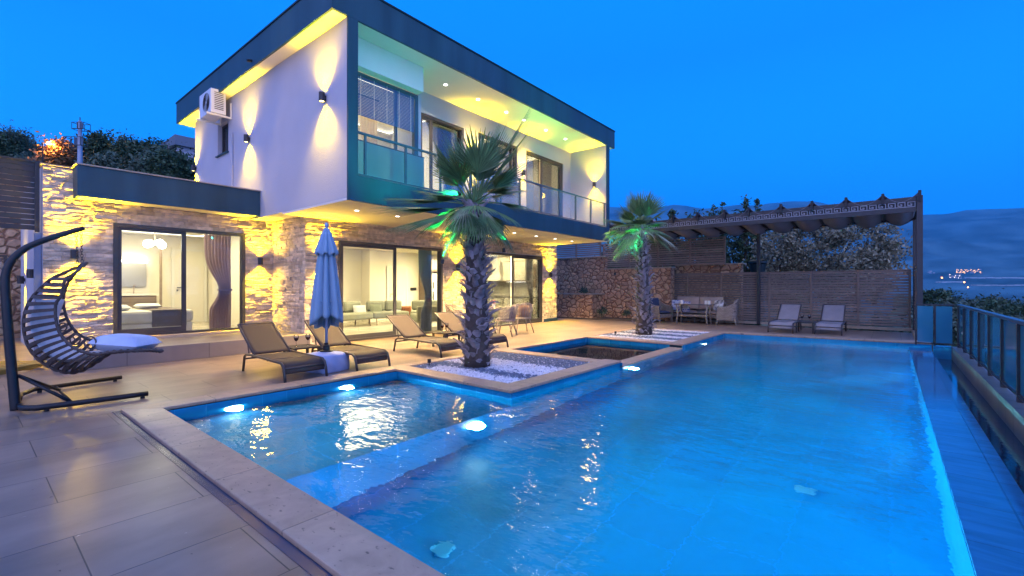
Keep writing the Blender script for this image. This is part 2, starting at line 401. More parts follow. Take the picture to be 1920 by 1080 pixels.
M['bark'] = mat('tree_bark', (.06,.045,.035), rough=.9, var=.3, vscale=8, bump=.02, bscale=12)
M['palm_boot'] = mat('dry_palm_boot', (.29,.25,.26), rough=.75, var=.5, vscale=7, bump=.008, bscale=20, island=.35)
M['palm_core'] = mat('palm_trunk_fibre', (.075,.058,.05), rough=.95, var=.4, vscale=12, bump=.02, bscale=18)
M['palm_leaf'] = mat('palm_leaf_green', (.125,.215,.085), rough=.45, island=.35, var=.25, vscale=3)
M['palm_dry'] = mat('dry_palm_frond', (.30,.34,.22), rough=.8, island=.35, var=.2, vscale=5)
M['pebble_white'] = mat('white_pebbles', (.66,.65,.68), rough=.6, island=.22)
M['pebble_dark'] = mat('blue_grey_pebbles', (.13,.16,.22), rough=.5, island=.4)
M['leaf_dark'] = mat('dark_cypress_leaf', (.040,.078,.036), rough=.7, island=.5)
M['leaf_olive'] = mat('olive_leaf', (.20,.19,.125), rough=.6, island=.55)
M['leaf_blue'] = mat('grey_green_leaf', (.085,.125,.085), rough=.7, island=.5)
M['leaf_orange'] = mat('orange_lit_leaf', (.22,.12,.05), rough=.7, island=.4)  # orange of the street lamp's light put into the leaf colour
M['white_gloss'] = mat('white_lacquer', (.80,.78,.72), rough=.3, var=.02)
M['sofa_grey'] = mat('sage_grey_upholstery', (.30,.31,.25), rough=.9, var=.06, vscale=6, bump=.003, bscale=40)
M['mauve'] = cloth('mauve_curtain',(.50,.38,.44))
M['navy_curtain'] = cloth('slate_blue_curtain',(.20,.25,.34))
M['beige_curtain'] = cloth('beige_curtain',(.62,.52,.43))
M['black_plastic'] = mat('black_plastic', (.012,.012,.014), rough=.4)
M['lamp_warm'] = emis('warm_lamp', (1,.86,.62), 9)
M['lamp_white'] = emis('white_lamp', (1,.95,.85), 14)
M['lamp_yellow'] = emis('amber_lamp', (1,.80,.22), 14)
M['cove'] = emis('cove_strip', (1,.93,.75), 3)
M['pool_lamp'] = emis('pool_lamp', (.75,.95,1.0), 22)
# ================================================================ ground and pool
DZ = -0.03      # deck level; the coping top is z = 0
WZ = -0.11      # water level
def sheet(name, polys, z, m, thick=0.0, kind='structure', label=None):
    b = MB()
    for p in polys:
        if thick:
            n = len(p); vs = [(x,y,z) for x,y in p] + [(x,y,z-thick) for x,y in p]
            fs = [tuple(range(n)), tuple(range(2*n-1, n-1, -1))] + [(i, i+n, (i+1)%n+n, (i+1)%n) for i in range(n)]
            b.add(vs, fs)
        else: b.add([(x,y,z) for x,y in p], [tuple(range(len(p)))])
    o = b.build(name, m, merge=False)
    tag(o, label, None, None, kind); return o
# the far edge of the pool is laid very slightly askew
FA = (13.86, 3.62); FB = (14.22, -0.30); FCc = (14.27, -0.72)
TX1 = 17.5
deck = sheet('pool_deck', [
    [(-14,-6),(1.06,-6),(1.06,6.36),(1.06,20),(-14,20)],
    [(1.06,6.36),(4.3,6.36),(17.5,6.36),(17.5,20),(1.06,20)],
    [(14.2,3.9),(TX1,3.9),(TX1,6.36),(14.2,6.36)],
    [(14.16,3.9),(14.58,-0.72),(TX1,-0.72),(TX1,3.9)],
], DZ, M['deck'], label='grey brown porcelain tile terrace around the pool')

pool = thing('swimming_pool', 'large blue lit infinity pool with travertine edge', 'pool')
# coping: 0.30 wide slabs, 45 mm proud of the water side
c = MB()
def slab(poly, z=0.0, t=0.035):
    n = len(poly); vs = [(x,y,z) for x,y in poly] + [(x,y,z-t) for x,y in poly]
    c.add(vs, [tuple(range(n)), tuple(range(2*n-1, n-1, -1))] + [(i, i+n, (i+1)%n+n, (i+1)%n) for i in range(n)])
slab([(1.10,-3.0),(1.40,-3.0),(1.40,6.02),(1.10,6.32)])
slab([(1.10,6.32),(1.40,6.02),(4.40,6.02),(4.40,6.32)])
slab([(4.40,3.65),(4.72,3.97),(4.72,6.0),(4.72,6.32),(4.40,6.32)])
slab([(4.40,3.65),(7.42,3.65),(7.42,3.97),(4.72,3.97)])
slab([(7.00,3.97),(7.32,3.97),(7.32,6.32),(7.00,6.32)])
slab([(4.72,6.10),(7.00,6.10),(7.00,6.32),(4.72,6.32)])
slab([(7.32,6.08),(10.42,6.08),(10.42,6.32),(7.32,6.32)])
slab([(10.42,3.62),(10.78,3.98),(10.78,6.32),(10.42,6.32)])
slab([(10.42,3.62),(13.86,3.62),(14.18,3.98),(10.78,3.98)])
slab([(13.86,3.98),(14.18,3.98),(14.18,6.32),(13.86,6.32)])
slab([(10.78,6.10),(13.86,6.10),(13.86,6.32),(10.78,6.32)])
slab([(13.86,3.62),(14.22,-0.30),(14.27,-0.72),(14.60,-0.72),(14.18,3.98)])
c.build('coping', M['coping'], pool, bevel=.006)
# divider between the pool and the small pool: one step lower
d = MB(); d.box(7.425,3.655,-1.6,10.415,3.92,-0.121); d.build('divider_wall', M['pool_tile'], pool); d = MB(); d.box(7.42,3.62,-.12,10.42,3.925,-0.085); d.build('divider', M['coping'], pool, bevel=.005)
# basin: walls and floors
b = MB()
def wallq(x0,y0,x1,y1,z0,z1): b.quad((x0,y0,z0),(x1,y1,z0),(x1,y1,z1),(x0,y0,z1))
T = -0.037
SH = -0.42; DP = -1.20
wallq(1.42,-3,1.42,6.0,DP,T)                 # near-left wall
wallq(1.42,6.0,4.42,6.0,SH,T)
wallq(4.42,6.0,4.42,3.67,SH,T)
wallq(4.42,3.67,7.42,3.67,DP,T)
wallq(7.42,3.65,10.42,3.65,DP,-0.121)
wallq(7.42,3.67,7.42,3.625,DP,T); wallq(10.42,3.625,10.42,3.64,DP,T)
wallq(10.42,3.64,13.84,3.64,DP,T)
wallq(13.84,3.64,14.20,-0.30,DP,T)
wallq(14.20,-0.30,14.25,-0.72,-0.6,T)
b.build('basin_wall', M['pool_tile'], pool)
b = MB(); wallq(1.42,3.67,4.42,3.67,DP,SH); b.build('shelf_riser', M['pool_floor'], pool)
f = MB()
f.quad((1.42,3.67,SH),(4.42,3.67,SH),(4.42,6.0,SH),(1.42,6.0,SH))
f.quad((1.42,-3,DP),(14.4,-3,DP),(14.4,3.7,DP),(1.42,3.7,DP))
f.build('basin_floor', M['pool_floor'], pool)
w = MB(); w.box(-2.0,-0.70,-1.9,14.24,-0.32,WZ-0.006); w.build('infinity_lip', M['lip_tile'], pool, bevel=.004)
wi = MB(); wi.quad((-2.0,-0.317,DP),(14.24,-0.317,DP),(14.24,-0.317,WZ-0.008),(-2.0,-0.317,WZ-0.008)); wi.build('basin_side', M['pool_floor'], pool)
# floor drains
for (px,py) in ((829,1030),(1507,918)):
    r = ray(px, py); 
    # refract the sight line at the surface
    t = (WZ-EYE)/r[2]; p = Vector((r[0]*t, r[1]*t, WZ)); dv = Vector(r).normalized()
    hz = Vector((dv.x, dv.y, 0)); s_ = hz.length/1.33; dirn = Vector((hz.x/hz.length*s_, hz.y/hz.length*s_, -math.sqrt(1-s_*s_)))
    q = p + dirn * ((DP+0.01-WZ)/dirn.z)
    m_ = MB(); m_.lathe([(.0,0),(.085,0),(.085,.012),(.07,.018),(.0,.018)], (q.x,q.y,DP), 20); m_.build('floor_drain', mat('pale_drain_cover',(.25,.5,.7),rough=.5), pool, smooth=False)
# underwater lamps
def pool_lamp(x, y, z, e, dirv=(0,-1,-.12), size=.16, col=(.14,.76,1.0)):
    m_ = MB(); m_.M = Matrix.Translation((x,y,z)) @ Matrix.Rotation(R(90),4,'X')
    m_.lathe([(.0,0),(.10,0),(.10,.02),(.0,.035)], (0,0,0), 20); o = m_.build('pool_lamp', M['pool_lamp'], pool)
    lamp('pool_or_fill_light','SPOT',(x,y-.07,z),col,e,parent=None,target=(x+dirv[0],y-.07+dirv[1],z+dirv[2]),spot_size=R(165),spot_blend=.7,shadow_soft_size=.08)
pool_lamp(2.08, 5.99, -.215, 24); pool_lamp(3.52, 5.99, -.215, 24)
pool_lamp(3.72, 3.65, -.62, 480); pool_lamp(7.72, 3.61, -.42, 75); pool_lamp(12.0, 3.62, -.40, 75)
# added fill spots along the lip wall, without fittings, to brighten the basin
for (x,y,z,e,dv) in ((2.4,-.24,-.7,20,(.3,1,0)),(6.6,-.24,-.6,6,(0,1,-.1)),(11.0,-.24,-.6,6,(0,1,-.1))):
    lamp('pool_or_fill_light','SPOT',(x,y,z),(.14,.76,1.0),e,target=(x+dv[0],y+dv[1],z+dv[2]),spot_size=R(165),spot_blend=.7,shadow_soft_size=.08)

# water
def water_mat(name, scale, dist, absorb=None):
    m = bpy.data.materials.new(name); m.use_nodes = True
    N = m.node_tree.nodes; L = m.node_tree.links; b = N['Principled BSDF']
    b.inputs['Base Color'].default_value = (.80,.95,1,1); b.inputs['Roughness'].default_value = 0.0
    b.inputs['Transmission Weight'].default_value = 1; b.inputs['IOR'].default_value = 1.33
    tc = N.new('ShaderNodeTexCoord')
    mp = N.new('ShaderNodeMapping'); mp.inputs['Rotation'].default_value = (0,0,R(-50)); mp.inputs['Scale'].default_value = (1.0,.55,1); L.new(tc.outputs['Object'], mp.inputs[0])
    n1 = N.new('ShaderNodeTexNoise'); n1.inputs['Scale'].default_value = scale; n1.inputs['Detail'].default_value = 2.5; n1.inputs['Roughness'].default_value = .45; L.new(mp.outputs[0], n1.inputs['Vector'])
    n2 = N.new('ShaderNodeTexNoise'); n2.inputs['Scale'].default_value = scale*.22; n2.inputs['Detail'].default_value = 1; L.new(tc.outputs['Object'], n2.inputs['Vector'])
    ma = N.new('ShaderNodeMath'); ma.operation = 'MULTIPLY_ADD'; L.new(n2.outputs['Fac'], ma.inputs[0]); ma.inputs[1].default_value = 1.6; L.new(n1.outputs['Fac'], ma.inputs[2])
    bp = N.new('ShaderNodeBump'); bp.inputs['Distance'].default_value = dist; L.new(ma.outputs[0], bp.inputs['Height']); L.new(bp.outputs[0], b.inputs['Normal'])
    return m
M['water'] = water_mat('pool_water', 11, .0070)
M['water_still'] = water_mat('still_water', 5, .0012)
wpoly = [(1.41,-3),(14.2,-3),(14.2,-.32),(13.85,3.64),(10.42,3.64),(10.42,3.62),(7.42,3.62),(7.42,3.66),(4.41,3.66),(4.41,6.01),(1.41,6.01)]
wpoly = [(1.41,-.32),(14.2,-.32),(13.85,3.64),(10.42,3.64),(10.42,3.615),(7.42,3.615),(7.42,3.66),(4.41,3.66),(4.41,6.01),(1.41,6.01)]
wb = MB(); wb.add([(x,y,WZ) for x,y in wpoly], [tuple(range(len(wpoly)))])
tag(wb.build('water', M['water']), 'clear blue rippled water of the infinity pool', None, None, 'structure')

# small plunge pool between the planters
spa = thing('plunge_pool', 'small unlit square pool between the two palm beds', 'pool')
b = MB()
def wq(x0,y0,x1,y1,z0,z1): b.quad((x0,y0,z0),(x1,y1,z0),(x1,y1,z1),(x0,y0,z1))
wq(7.30,3.93,7.30,6.10,-.75,-.037); wq(7.30,6.10,10.44,6.10,-.75,-.037); wq(10.44,6.10,10.44,3.93,-.75,-.037); wq(7.30,3.935,10.44,3.935,-.75,-.09)
b.build('basin_wall', M['pool_tile'], spa)
b = MB(); b.quad((7.30,3.93,-.75),(10.44,3.93,-.75),(10.44,6.10,-.75),(7.30,6.10,-.75)); b.build('basin_floor', mat('taupe_mosaic', (.12,.10,.09), rough=.5, var=.25, vscale=5), spa)
wb = MB(); wb.quad((7.31,3.925,-.13),(10.43,3.925,-.13),(10.43,6.09,-.13),(7.31,6.09,-.13))
tag(wb.build('water', M['water_still']), 'dark still water of the small square pool', None, None, 'structure')

# overflow channel with water, and its outer kerb carrying the glass fence
ch = thing('overflow_channel', 'long dark catch basin beside the infinity edge', 'channel')
b = MB(); b.quad((-2,-1.01,-.9),(-2,-.70,-.9),(13.9,-.70,-.9),(13.9,-1.01,-.9)); b.build('channel_floor', mat('dark_slate', (.02,.05,.07), rough=.5), ch)
k = MB(); k.box(-2,-1.30,-1.6,13.75,-1.012,0.0); k.build('kerb', brick_mat('grey_kerb_tile', ((.17,.16,.15),(.21,.20,.19)), (.06,.06,.06), .45, .6, .006, rough=.45, plane='xy', offset=0, var=.2, vscale=5), ch, bevel=.004)
k = MB(); k.box(13.62,-1.006,-1.0,13.85,-.72,0.0); k.build('end_wall', M['pool_tile'], ch)
wb = MB(); wb.quad((-2,-1.01,-.27),(13.62,-1.01,-.27),(13.62,-.702,-.27),(-2,-.702,-.27))
tag(wb.build('water', mat('channel_water', (.005,.03,.06), rough=.03, spec=.8, bump=.002, bscale=8)), 'dark water lying in the channel by the glass fence', None, None, 'structure')

# narrow drain slot along the near coping
ds = thing('drain_channel', 'narrow dark drain slot along the foot of the travertine edge', 'drain')
b = MB(); b.box(1.035,-3,-.06,1.095,6.34,-.026); b.build('grate', mat('wet_blue_grate', (.02,.04,.09), rough=.25), ds)

# planted beds with banded pebbles
def pebbles(name, x0, y0, x1, y1, z, stripes, n, label, whitesel):
    b = MB()
    rnd = random.Random(n + int(x0*10))
    for i in range(n):
        x = rnd.uniform(x0, x1); y = rnd.uniform(y0, y1)
        if stripes == 5:
            xx = x + rnd.gauss(0,.035) + .04*math.sin(y*3.1)
            wh = xx < 5.15 or 5.48 < xx < 6.25
            if y + rnd.gauss(0,.04) > 5.72 + .1*math.sin(x*4) and x < 5.4: wh = False
        else:
            xx = (x-x0)/(x1-x0) + rnd.gauss(0,.012); wh = int(xx*stripes) % 2 == 0
        if wh != whitesel and rnd.random() > .06: continue
        r = rnd.uniform(.014, .026); a = rnd.uniform(0, PI); e = rnd.uniform(.6,.95)
        ca, sa = math.cos(a)*r, math.sin(a)*r
        zz = z + rnd.uniform(0,.012)
        vs = [(x+ca, y+sa, zz), (x-sa*e, y+ca*e, zz), (x-ca, y-sa, zz), (x+sa*e, y-ca*e, zz), (x,y,zz+r*.7),(x+ca*.5-sa*.4,y+sa*.5+ca*.4,zz+r*.62),(x-ca*.5+sa*.4,y-sa*.5-ca*.4,zz+r*.62)]
        b.add(vs, [(0,1,5),(1,4,5),(1,2,6),(1,6,4),(2,3,6),(3,4,6),(3,0,5),(3,5,4)])
    o = b.build(name, M['pebble_white'] if whitesel else M['pebble_dark'], smooth=False)
    tag(o, label, None, None, 'stuff'); return o
for (bx0,bx1,nm,lab) in ((4.725,6.995,'near','by the thicker palm'),(10.785,13.855,'far','by the slimmer palm')):
    y0, y1 = (3.985, 6.095)
    s_ = MB(); s_.quad((bx0,y0,-.04),(bx1,y0,-.04),(bx1,y1,-.04),(bx0,y1,-.04))
    tag(s_.build('ground', mat('bed_gravel', (.07,.07,.085), rough=.9, var=.4, vscale=40)), 'gravel base of the bed '+lab, None, None, 'structure')
    nn = 15000 if nm == 'near' else 13000
    pebbles('pebbles', bx0, y0, bx1, y1, -.035, 5 if nm=='near' else 7, nn, 'bands of white pebbles in the bed '+lab, True)
    pebbles('pebbles', bx0, y0, bx1, y1, -.035, 5 if nm=='near' else 7, nn, 'bands of dark blue pebbles in the bed '+lab, False)

# dry leaf scraps and grit on the terrace
b = MB(); rnd = random.Random(91)
for i in range(150):
    if i < 110: x = rnd.uniform(-1.2,1.0); y = rnd.uniform(1.0,7.0)
    else: x = rnd.uniform(1.2,8); y = rnd.uniform(6.5,9.5)
    s_ = rnd.uniform(.003,.012); a = rnd.uniform(0,PI); ca, sa = math.cos(a)*s_, math.sin(a)*s_
    z = DZ+.002
    b.add([(x+ca,y+sa,z),(x-sa*.45,y+ca*.45,z+s_*.3),(x-ca,y-sa,z+.001),(x+sa*.45,y-ca*.45,z+s_*.25)],[(0,1,2,3)])
tag(b.build('debris', mat('dry_scraps',(.40,.33,.27),rough=.9,island=.7)), 'tiny dry leaf scraps scattered on the terrace', None, None, 'stuff')
# ================================================================ the villa
H0 = Vector((0,0,0))
villa = thing('villa', 'two-storey white and stone villa with dark flat-roof fascias, lit at dusk', 'house', (0,0,0))
def part(name, m, label=None, bevel=0.0, smooth=False, parent=None):
    def fin(b):
        o = b.build(name, m, parent or villa, bevel=bevel, smooth=smooth)
        if label: o['label'] = label
        return o
    return fin
def ledge(b, axis, pos, out, a0, a1, z0, z1, holes=(), rnd=random.Random(3)):
    """split-face stones on the plane axis=pos, standing out in direction `out` (+1/-1)"""
    z = z0
    while z < z1 - 0.01:
        h = rnd.choice((.055,.065,.075,.085)); 
        if z + h > z1 - .03: h = z1 - z
        a = a0 - rnd.uniform(0,.1)
        while a < a1:
            w = rnd.uniform(.12,.36)
            s0, s1 = max(a, a0), min(a+w-.003, a1)
            if a1 - s1 < .05: s1 = a1; w = 9
            a += w
            segs = [(s0, s1)]
            for (h0,h1,hz0,hz1) in holes:
                if z + h*.5 > hz0 and z + h*.5 < hz1:
                    ns = []
                    for (u,v) in segs:
                        if v <= h0 or u >= h1: ns.append((u,v)); continue
                        if u < h0: ns.append((u,h0))
                        if v > h1: ns.append((h1,v))
                    segs = ns
            for (u,v) in segs:
                if v-u < .01: continue
                d = rnd.uniform(.004,.030)
                j = lambda: out*(d + rnd.uniform(-.006,.010))
                o_ = out*0.0
                zz0, zz1 = z+.002, z+h-.002
                n = 3 if v-u > .16 else 2
                vs, fs = [], []
                for i in range(n+1):
                    t = u+(v-u)*i/n
                    for zz, dep in ((zz0, o_), (zz0, j()), ((zz0+zz1)/2, j()+out*.004), (zz1, j()), (zz1, o_)):
                        vs.append((pos+dep, t, zz) if axis == 'x' else (t, pos+dep, zz))
                for i in range(n):
                    for k in range(4):
                        q = (i*5+k, i*5+k+1, (i+1)*5+k+1, (i+1)*5+k); fs.append(q)
                fs.append((0,1,2,3,4)); fs.append(tuple(n*5+k for k in (4,3,2,1,0)))
                b.add(vs, fs)
        z += h
LR = (5.73, 9.0, -.04, 2.40)      # living room door opening
KT = (10.75, 13.95, -.04, 2.43)   # kitchen door opening
BD = (1.93, 4.31, 0.27, 2.55)     # bedroom door opening
GF = 10.10                        # ground-floor wall plane
AN = 11.75                        # annex wall plane
XR = 14.93
b = MB(); ledge(b, 'y', GF, -1, 4.95, XR, -.03, 2.92, (LR, KT))
ledge(b, 'x', 4.95, -1, GF-.02, AN, -.03, 2.92)
part('stone_wall', M['stone_ledge'])(b)
b = MB(); ledge(b, 'y', AN, -1, .97, 4.93, -.03, 2.93, (BD,)); ledge(b, 'y', AN, -1, .97, 1.36, 2.93, 3.48)
part('stone_wall', M['stone_ledge'], 'stone wall of the low bedroom wing')(b)
# backing walls (with openings)
def wall_y(b, y0, y1, x0, x1, z0, z1, holes):
    xs = sorted(holes); cur = x0
    for (h0,h1,hz0,hz1) in xs:
        b.box(cur, y0, z0, h0, y1, z1)
        if hz0 > z0: b.box(h0, y0, z0, h1, y1, hz0)
        if hz1 < z1: b.box(h0, y0, hz1, h1, y1, z1)
        cur = h1
    b.box(cur, y0, z0, x1, y1, z1)
b = MB()
wall_y(b, GF+.002, GF+.22, 4.95, XR, -.3, 2.88, (LR, KT))
wall_y(b, AN+.002, AN+.22, .962, 4.945, -.3, 3.49, (BD,))
b.box(4.952, GF+.222, -.3, 5.17, 15.7, 2.88); b.box(XR-.22, GF+.222, -.3, XR, 15.7, 2.88)
b.box(.962, AN+.222, -.3, 1.16, 16.2, 3.49)
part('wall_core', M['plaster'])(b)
b = MB()
b.box(1.162, 15.62, -.2, 4.95, 15.8, 2.80); b.box(4.72, AN+.224, -.2, 4.948, 15.6, 2.8)   # bedroom back / right
b.box(5.17, 15.25, -.2, 14.7, 15.45, 2.78)
b.box(5.172, GF+.224, -.02, 5.20, 15.24, 2.78); b.box(XR-.26, GF+.224, -.02, XR-.222, 15.24, 2.78)
b.box(9.6, 14.7, -.02, 9.85, 15.24, 2.66)
part('interior_wall', M['int_wall'])(b)
b = MB(); b.box(5.2, GF+.03, -.2, XR-.22, 15.24, -.005); b.box(1.165, AN+.03, -.2, 4.72, 15.6, .265)
part('interior_floor', M['int_floor'])(b)
b = MB(); b.box(5.17, GF+.222, 2.68, XR-.22, 15.24, 2.79); b.box(1.165, AN+.222, 2.72, 4.72, 15.6, 2.80)
b.box(5.2, GF+.224, 2.60, XR-.26, GF+.7, 2.678)
part('interior_ceiling', M['int_wall'])(b)
for (x0,y0,x1,y1,z) in ((5.5,10.95,14.4,11.0,2.665),(1.5,12.3,4.4,12.36,2.705),(1.5,14.9,4.4,14.96,2.705),(4.3,12.4,4.36,14.9,2.705),(5.5,13.9,8.6,13.95,2.665)):
    b = MB(); b.box(x0,y0,z,x1,y1,z+.012); part('cove_light', M['cove'])(b)
# terrace step before the bedroom
b = MB(); b.box(1.0, 9.85, -.03, 4.94, AN-.005, .25); part('step', brick_mat('step_tile', ((.20,.17,.17),(.225,.19,.185)), (.05,.045,.045), 1.2,.6,.004, rough=.4, var=.15, vscale=2), 'broad tiled step before the bedroom door', bevel=.006)(b)
b = MB(); b.box(1.9, 11.45, .252, 4.5, AN-.035, .30); part('door_sill', M['cap'])(b)

# upper volume ------------------------------------------------------------
UX0, UX1, UF, UB = 4.45, 14.33, 7.5, 15.8
SZ, TOPZ = 2.90, 6.15
BY = 8.96      # recessed upper wall
b = MB()
# left wall with the small window opening
WY0, WY1, WZ0, WZ1 = 13.2, 13.95, 4.80, 5.62
x0, x1 = UX0, UX0+.22
b.box(x0, UF+.03, SZ, x1, WY0, TOPZ); b.box(x0, WY1, SZ, x1, UB, TOPZ); b.box(x0, WY0, SZ, x1, WY1, WZ0); b.box(x0, WY0, WZ1, x1, WY1, TOPZ)
b.box(UX1-.17, UF+.03, SZ, UX1, UB, TOPZ)
b.box(UX0+.222, UB-.2, SZ, UX1-.172, UB-.001, TOPZ)
W1 = (7.24, 8.78, 3.36, 5.62); W2 = (9.34, 11.09, 4.18, 5.66); W3 = (11.54, 13.68, 3.36, 5.66)
wall_y(b, BY, BY+.2, 6.70, UX1-.172, 3.34, TOPZ, (W1, W2, W3))
b.box(6.62, 8.22, 3.34, 6.698, BY+.2, TOPZ)
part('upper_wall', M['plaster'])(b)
b = MB(); b.box(UX0+.222, UF+.032, SZ+.002, UX1-.172, UB-.202, 3.33); part('balcony_floor', M['plaster'])(b)
b = MB(); b.box(UX0+.002, UF+.032, SZ-.04, UX1, GF-.0, SZ-.001); part('soffit', M['soffit'], 'cream ceiling under the balcony, washed with yellow light')(b)
b = MB(); b.box(UX0+.222, UF+.03, TOPZ+.001, UX1-.172, UB-.2, TOPZ+.06); part('balcony_ceiling', M['soffit'])(b)
b = MB(); b.box(4.652, 7.97, 5.60, 6.56, 8.18, TOPZ-.002); part('blind_box', M['soffit'])(b)
# dark frame: lower band, left post, right post, roof band
b = MB()
b.box(UX0-.003, UF-.01, SZ-.045, UX1+.01, UF+.028, 3.33); b.box(UX0-.003, UF-.01, 3.332, 4.65, UF+.028, TOPZ); b.box(UX0+.222, UF+.029, 3.332, 4.65, UF+.2, TOPZ)
b.box(14.17, UF-.01, 3.332, UX1+.01, UF+.1, TOPZ)
part('frame_band', M['fascia'])(b)
b = MB()
b.box(4.14, UF-.012, TOPZ+.002, 14.72, UF+.03, 6.74)
b.box(4.14, UF+.032, TOPZ+.002, 4.18, 16.4, 6.74); b.box(14.68, UF+.032, TOPZ+.002, 14.72, 16.4, 6.74); b.box(4.18, 16.36, TOPZ+.002, 14.68, 16.4, 6.74)
part('roof_fascia', M['fascia'])(b)
b = MB(); b.box(4.182, UF+.032, TOPZ+.003, UX0+.22, 16.358, TOPZ+.05); b.box(UX1-.17, UF+.032, TOPZ+.003, 14.678, 16.358, TOPZ+.05); b.box(UX0+.222, UB-.2, TOPZ+.003, UX1-.172, 16.358, TOPZ+.05)
part('eave_soffit', M['soffit'])(b)
b = MB(); b.box(4.12, UF-.03, 6.742, 14.74, 16.42, 6.775); b.box(4.6,8.5,6.776,14,16,6.80); part('roof', M['black_plastic'])(b)
# upper interior
b = MB(); b.box(4.68, 15.40, 3.34, 14.1, 15.58, TOPZ); 
b.box(9.0, BY+.202, 3.34, 9.12, 15.39, TOPZ); b.box(11.28, BY+.202, 3.34, 11.36, 15.39, TOPZ); b.box(4.672, 8.25, 3.34, 4.70, 15.39, TOPZ)
b.box(14.10, BY+.202, 3.34, 14.158, 15.39, TOPZ)
b.box(4.702, 12.6, 3.34, 8.99, 12.7, TOPZ); b.box(9.13, 12.6, 3.34, 14.09, 12.7, TOPZ)
part('interior_wall', M['int_wall'], 'cream walls of the upper rooms')(b)
b = MB()
for x0,x1 in ((4.72,8.98),(9.14,11.26),(11.38,14.08)): b.box(x0+.35, BY+.5, 6.09, x1-.35, BY+.54, 6.102); b.box(x0+.35, 12.1, 6.09, x1-.35, 12.14, 6.102); b.box(x0+.35,BY+.55,6.09,x0+.39,12.09,6.102); b.box(x1-.39,BY+.55,6.09,x1-.35,12.09,6.102)
part('cove_light', M['cove'])(b)
# low annex fascia and parapet cap
b = MB()
b.box(1.36, 11.22, 2.93, 4.44, 11.26, 3.49); b.box(1.36, 11.262, 2.93, 1.40, AN-.01, 3.49); b.box(4.40, 11.262, 2.93, 4.44, AN-.01, 3.49)
b.box(4.442, 11.30, 2.93, 4.60, AN-.01, 3.42)
part('annex_fascia', M['fascia'], 'dark fascia of the low bedroom wing')(b)
b = MB(); b.box(1.402, 11.262, 2.935, 4.398, AN-.035, 2.97); part('annex_soffit', M['soffit'])(b)
b = MB(); b.box(1.33, 11.19, 3.492, 4.47, 11.42, 3.515); b.box(1.33, 11.42, 3.492, 1.56, AN-.06, 3.515); b.box(.93, AN-.06, 3.492, 1.56, AN+.26, 3.515); b.box(1.57, 11.43, 3.40, 4.44, 16, 3.46)
part('parapet_cap', M['cap'])(b)
b = MB(); b.box(4.2, 11.28, 3.421, 4.62, 11.5, 3.44); part('parapet_cap', M['cap'])(b)
# plinth at the right end
b = MB(); b.box(14.05, GF-.05, -.03, XR+.02, GF-.034, .08); part('plinth', M['fascia'])(b)

# doors and windows ---------------------------------------------------------
def door(x0, x1, z0, z1, y, mull, mt=M['frame_metal'], leaf='left', label=None, handle=True, fw=.07, lw=.06):
    """sliding door in the plane y; one heavier sliding leaf and one slim fixed pane"""
    b = MB()
    b.box(x0, y, z0, x0+fw, y+.16, z1); b.box(x1-fw, y, z0, x1, y+.16, z1); b.box(x0+fw, y, z1-fw, x1-fw, y+.16, z1); b.box(x0+fw, y, z0, x1-fw, y+.16, z0+.045)
    lx0, lx1 = (x0+fw+.003, mull+.04) if leaf == 'left' else (mull-.04, x1-fw-.003)
    a0, a1 = z0+.048, z1-fw-.003
    b.box(lx0, y+.02, a0, lx0+lw, y+.07, a1); b.box(lx1-lw-.02, y+.02, a0, lx1, y+.07, a1); b.box(lx0+lw, y+.02, a1-lw, lx1-lw-.02, y+.07, a1); b.box(lx0+lw, y+.02, a0, lx1-lw-.02, y+.07, a0+.10)
    o = b.build('sliding_door', mt, villa, bevel=.003)
    if label: o['label'] = label
    p = MB(); p.box(lx0+lw, y+.042, a0+.10, lx1-lw-.02, y+.048, a1-lw); p.build('pane', M['glass'], o)
    fx0, fx1 = (lx1, x1-fw) if leaf == 'left' else (x0+fw, lx0)
    p = MB(); p.box(fx0, y+.092, a0, fx1, y+.098, a1); p.build('pane', M['glass'], o)
    if handle:
        hx = lx1-.045 if leaf == 'left' else lx0+.03
        h = MB(); h.box(hx, y-.002, (z0+z1)/2-.16, hx+.02, y+.019, (z0+z1)/2+.10); h.build('handle', M['dark_metal'], o)
    return o
door(LR[0], LR[1], -.02, LR[3], GF-.04, 7.35, label='living room sliding door with a slate blue curtain inside')
door(KT[0], KT[1], -.02, KT[3], GF-.04, 12.25, leaf='right', label='kitchen sliding door')
door(BD[0], BD[1], .30, BD[3], AN-.04, 3.10, label='bedroom sliding door above the broad step')
door(W1[0], W1[1], 3.36, W1[3], BY+.02, 7.67, leaf='left', label='upper door beside the glazed corner room')
door(W3[0], W3[1], 3.36, W3[3], BY+.02, 12.46, leaf='right', label='upper door with a beige curtain')
# middle upper window with its own low rail
b = MB(); x0,x1,_,z1 = W2; z0 = 4.18; y = BY+.02
b.box(x0,y,z0,x0+.06,y+.12,z1); b.box(x1-.06,y,z0,x1,y+.12,z1); b.box(x0+.06,y,z1-.06,x1-.06,y+.12,z1); b.box(x0+.06,y,z0,x1-.06,y+.12,z0+.05); b.box(10.85,y,z0+.05,10.90,y+.12,z1-.06); b.box(x0+.06,y+.01,5.22,10.85,y+.11,5.26)
wo = b.build('window', M['frame_metal'], villa)
p = MB(); p.box(x0+.06,y+.05,z0+.05,10.85,y+.056,5.22); p.box(x0+.06,y+.05,5.26,10.85,y+.056,z1-.06); p.box(10.9,y+.05,z0+.05,x1-.06,y+.056,z1-.06); p.build('pane', M['glass'], wo)
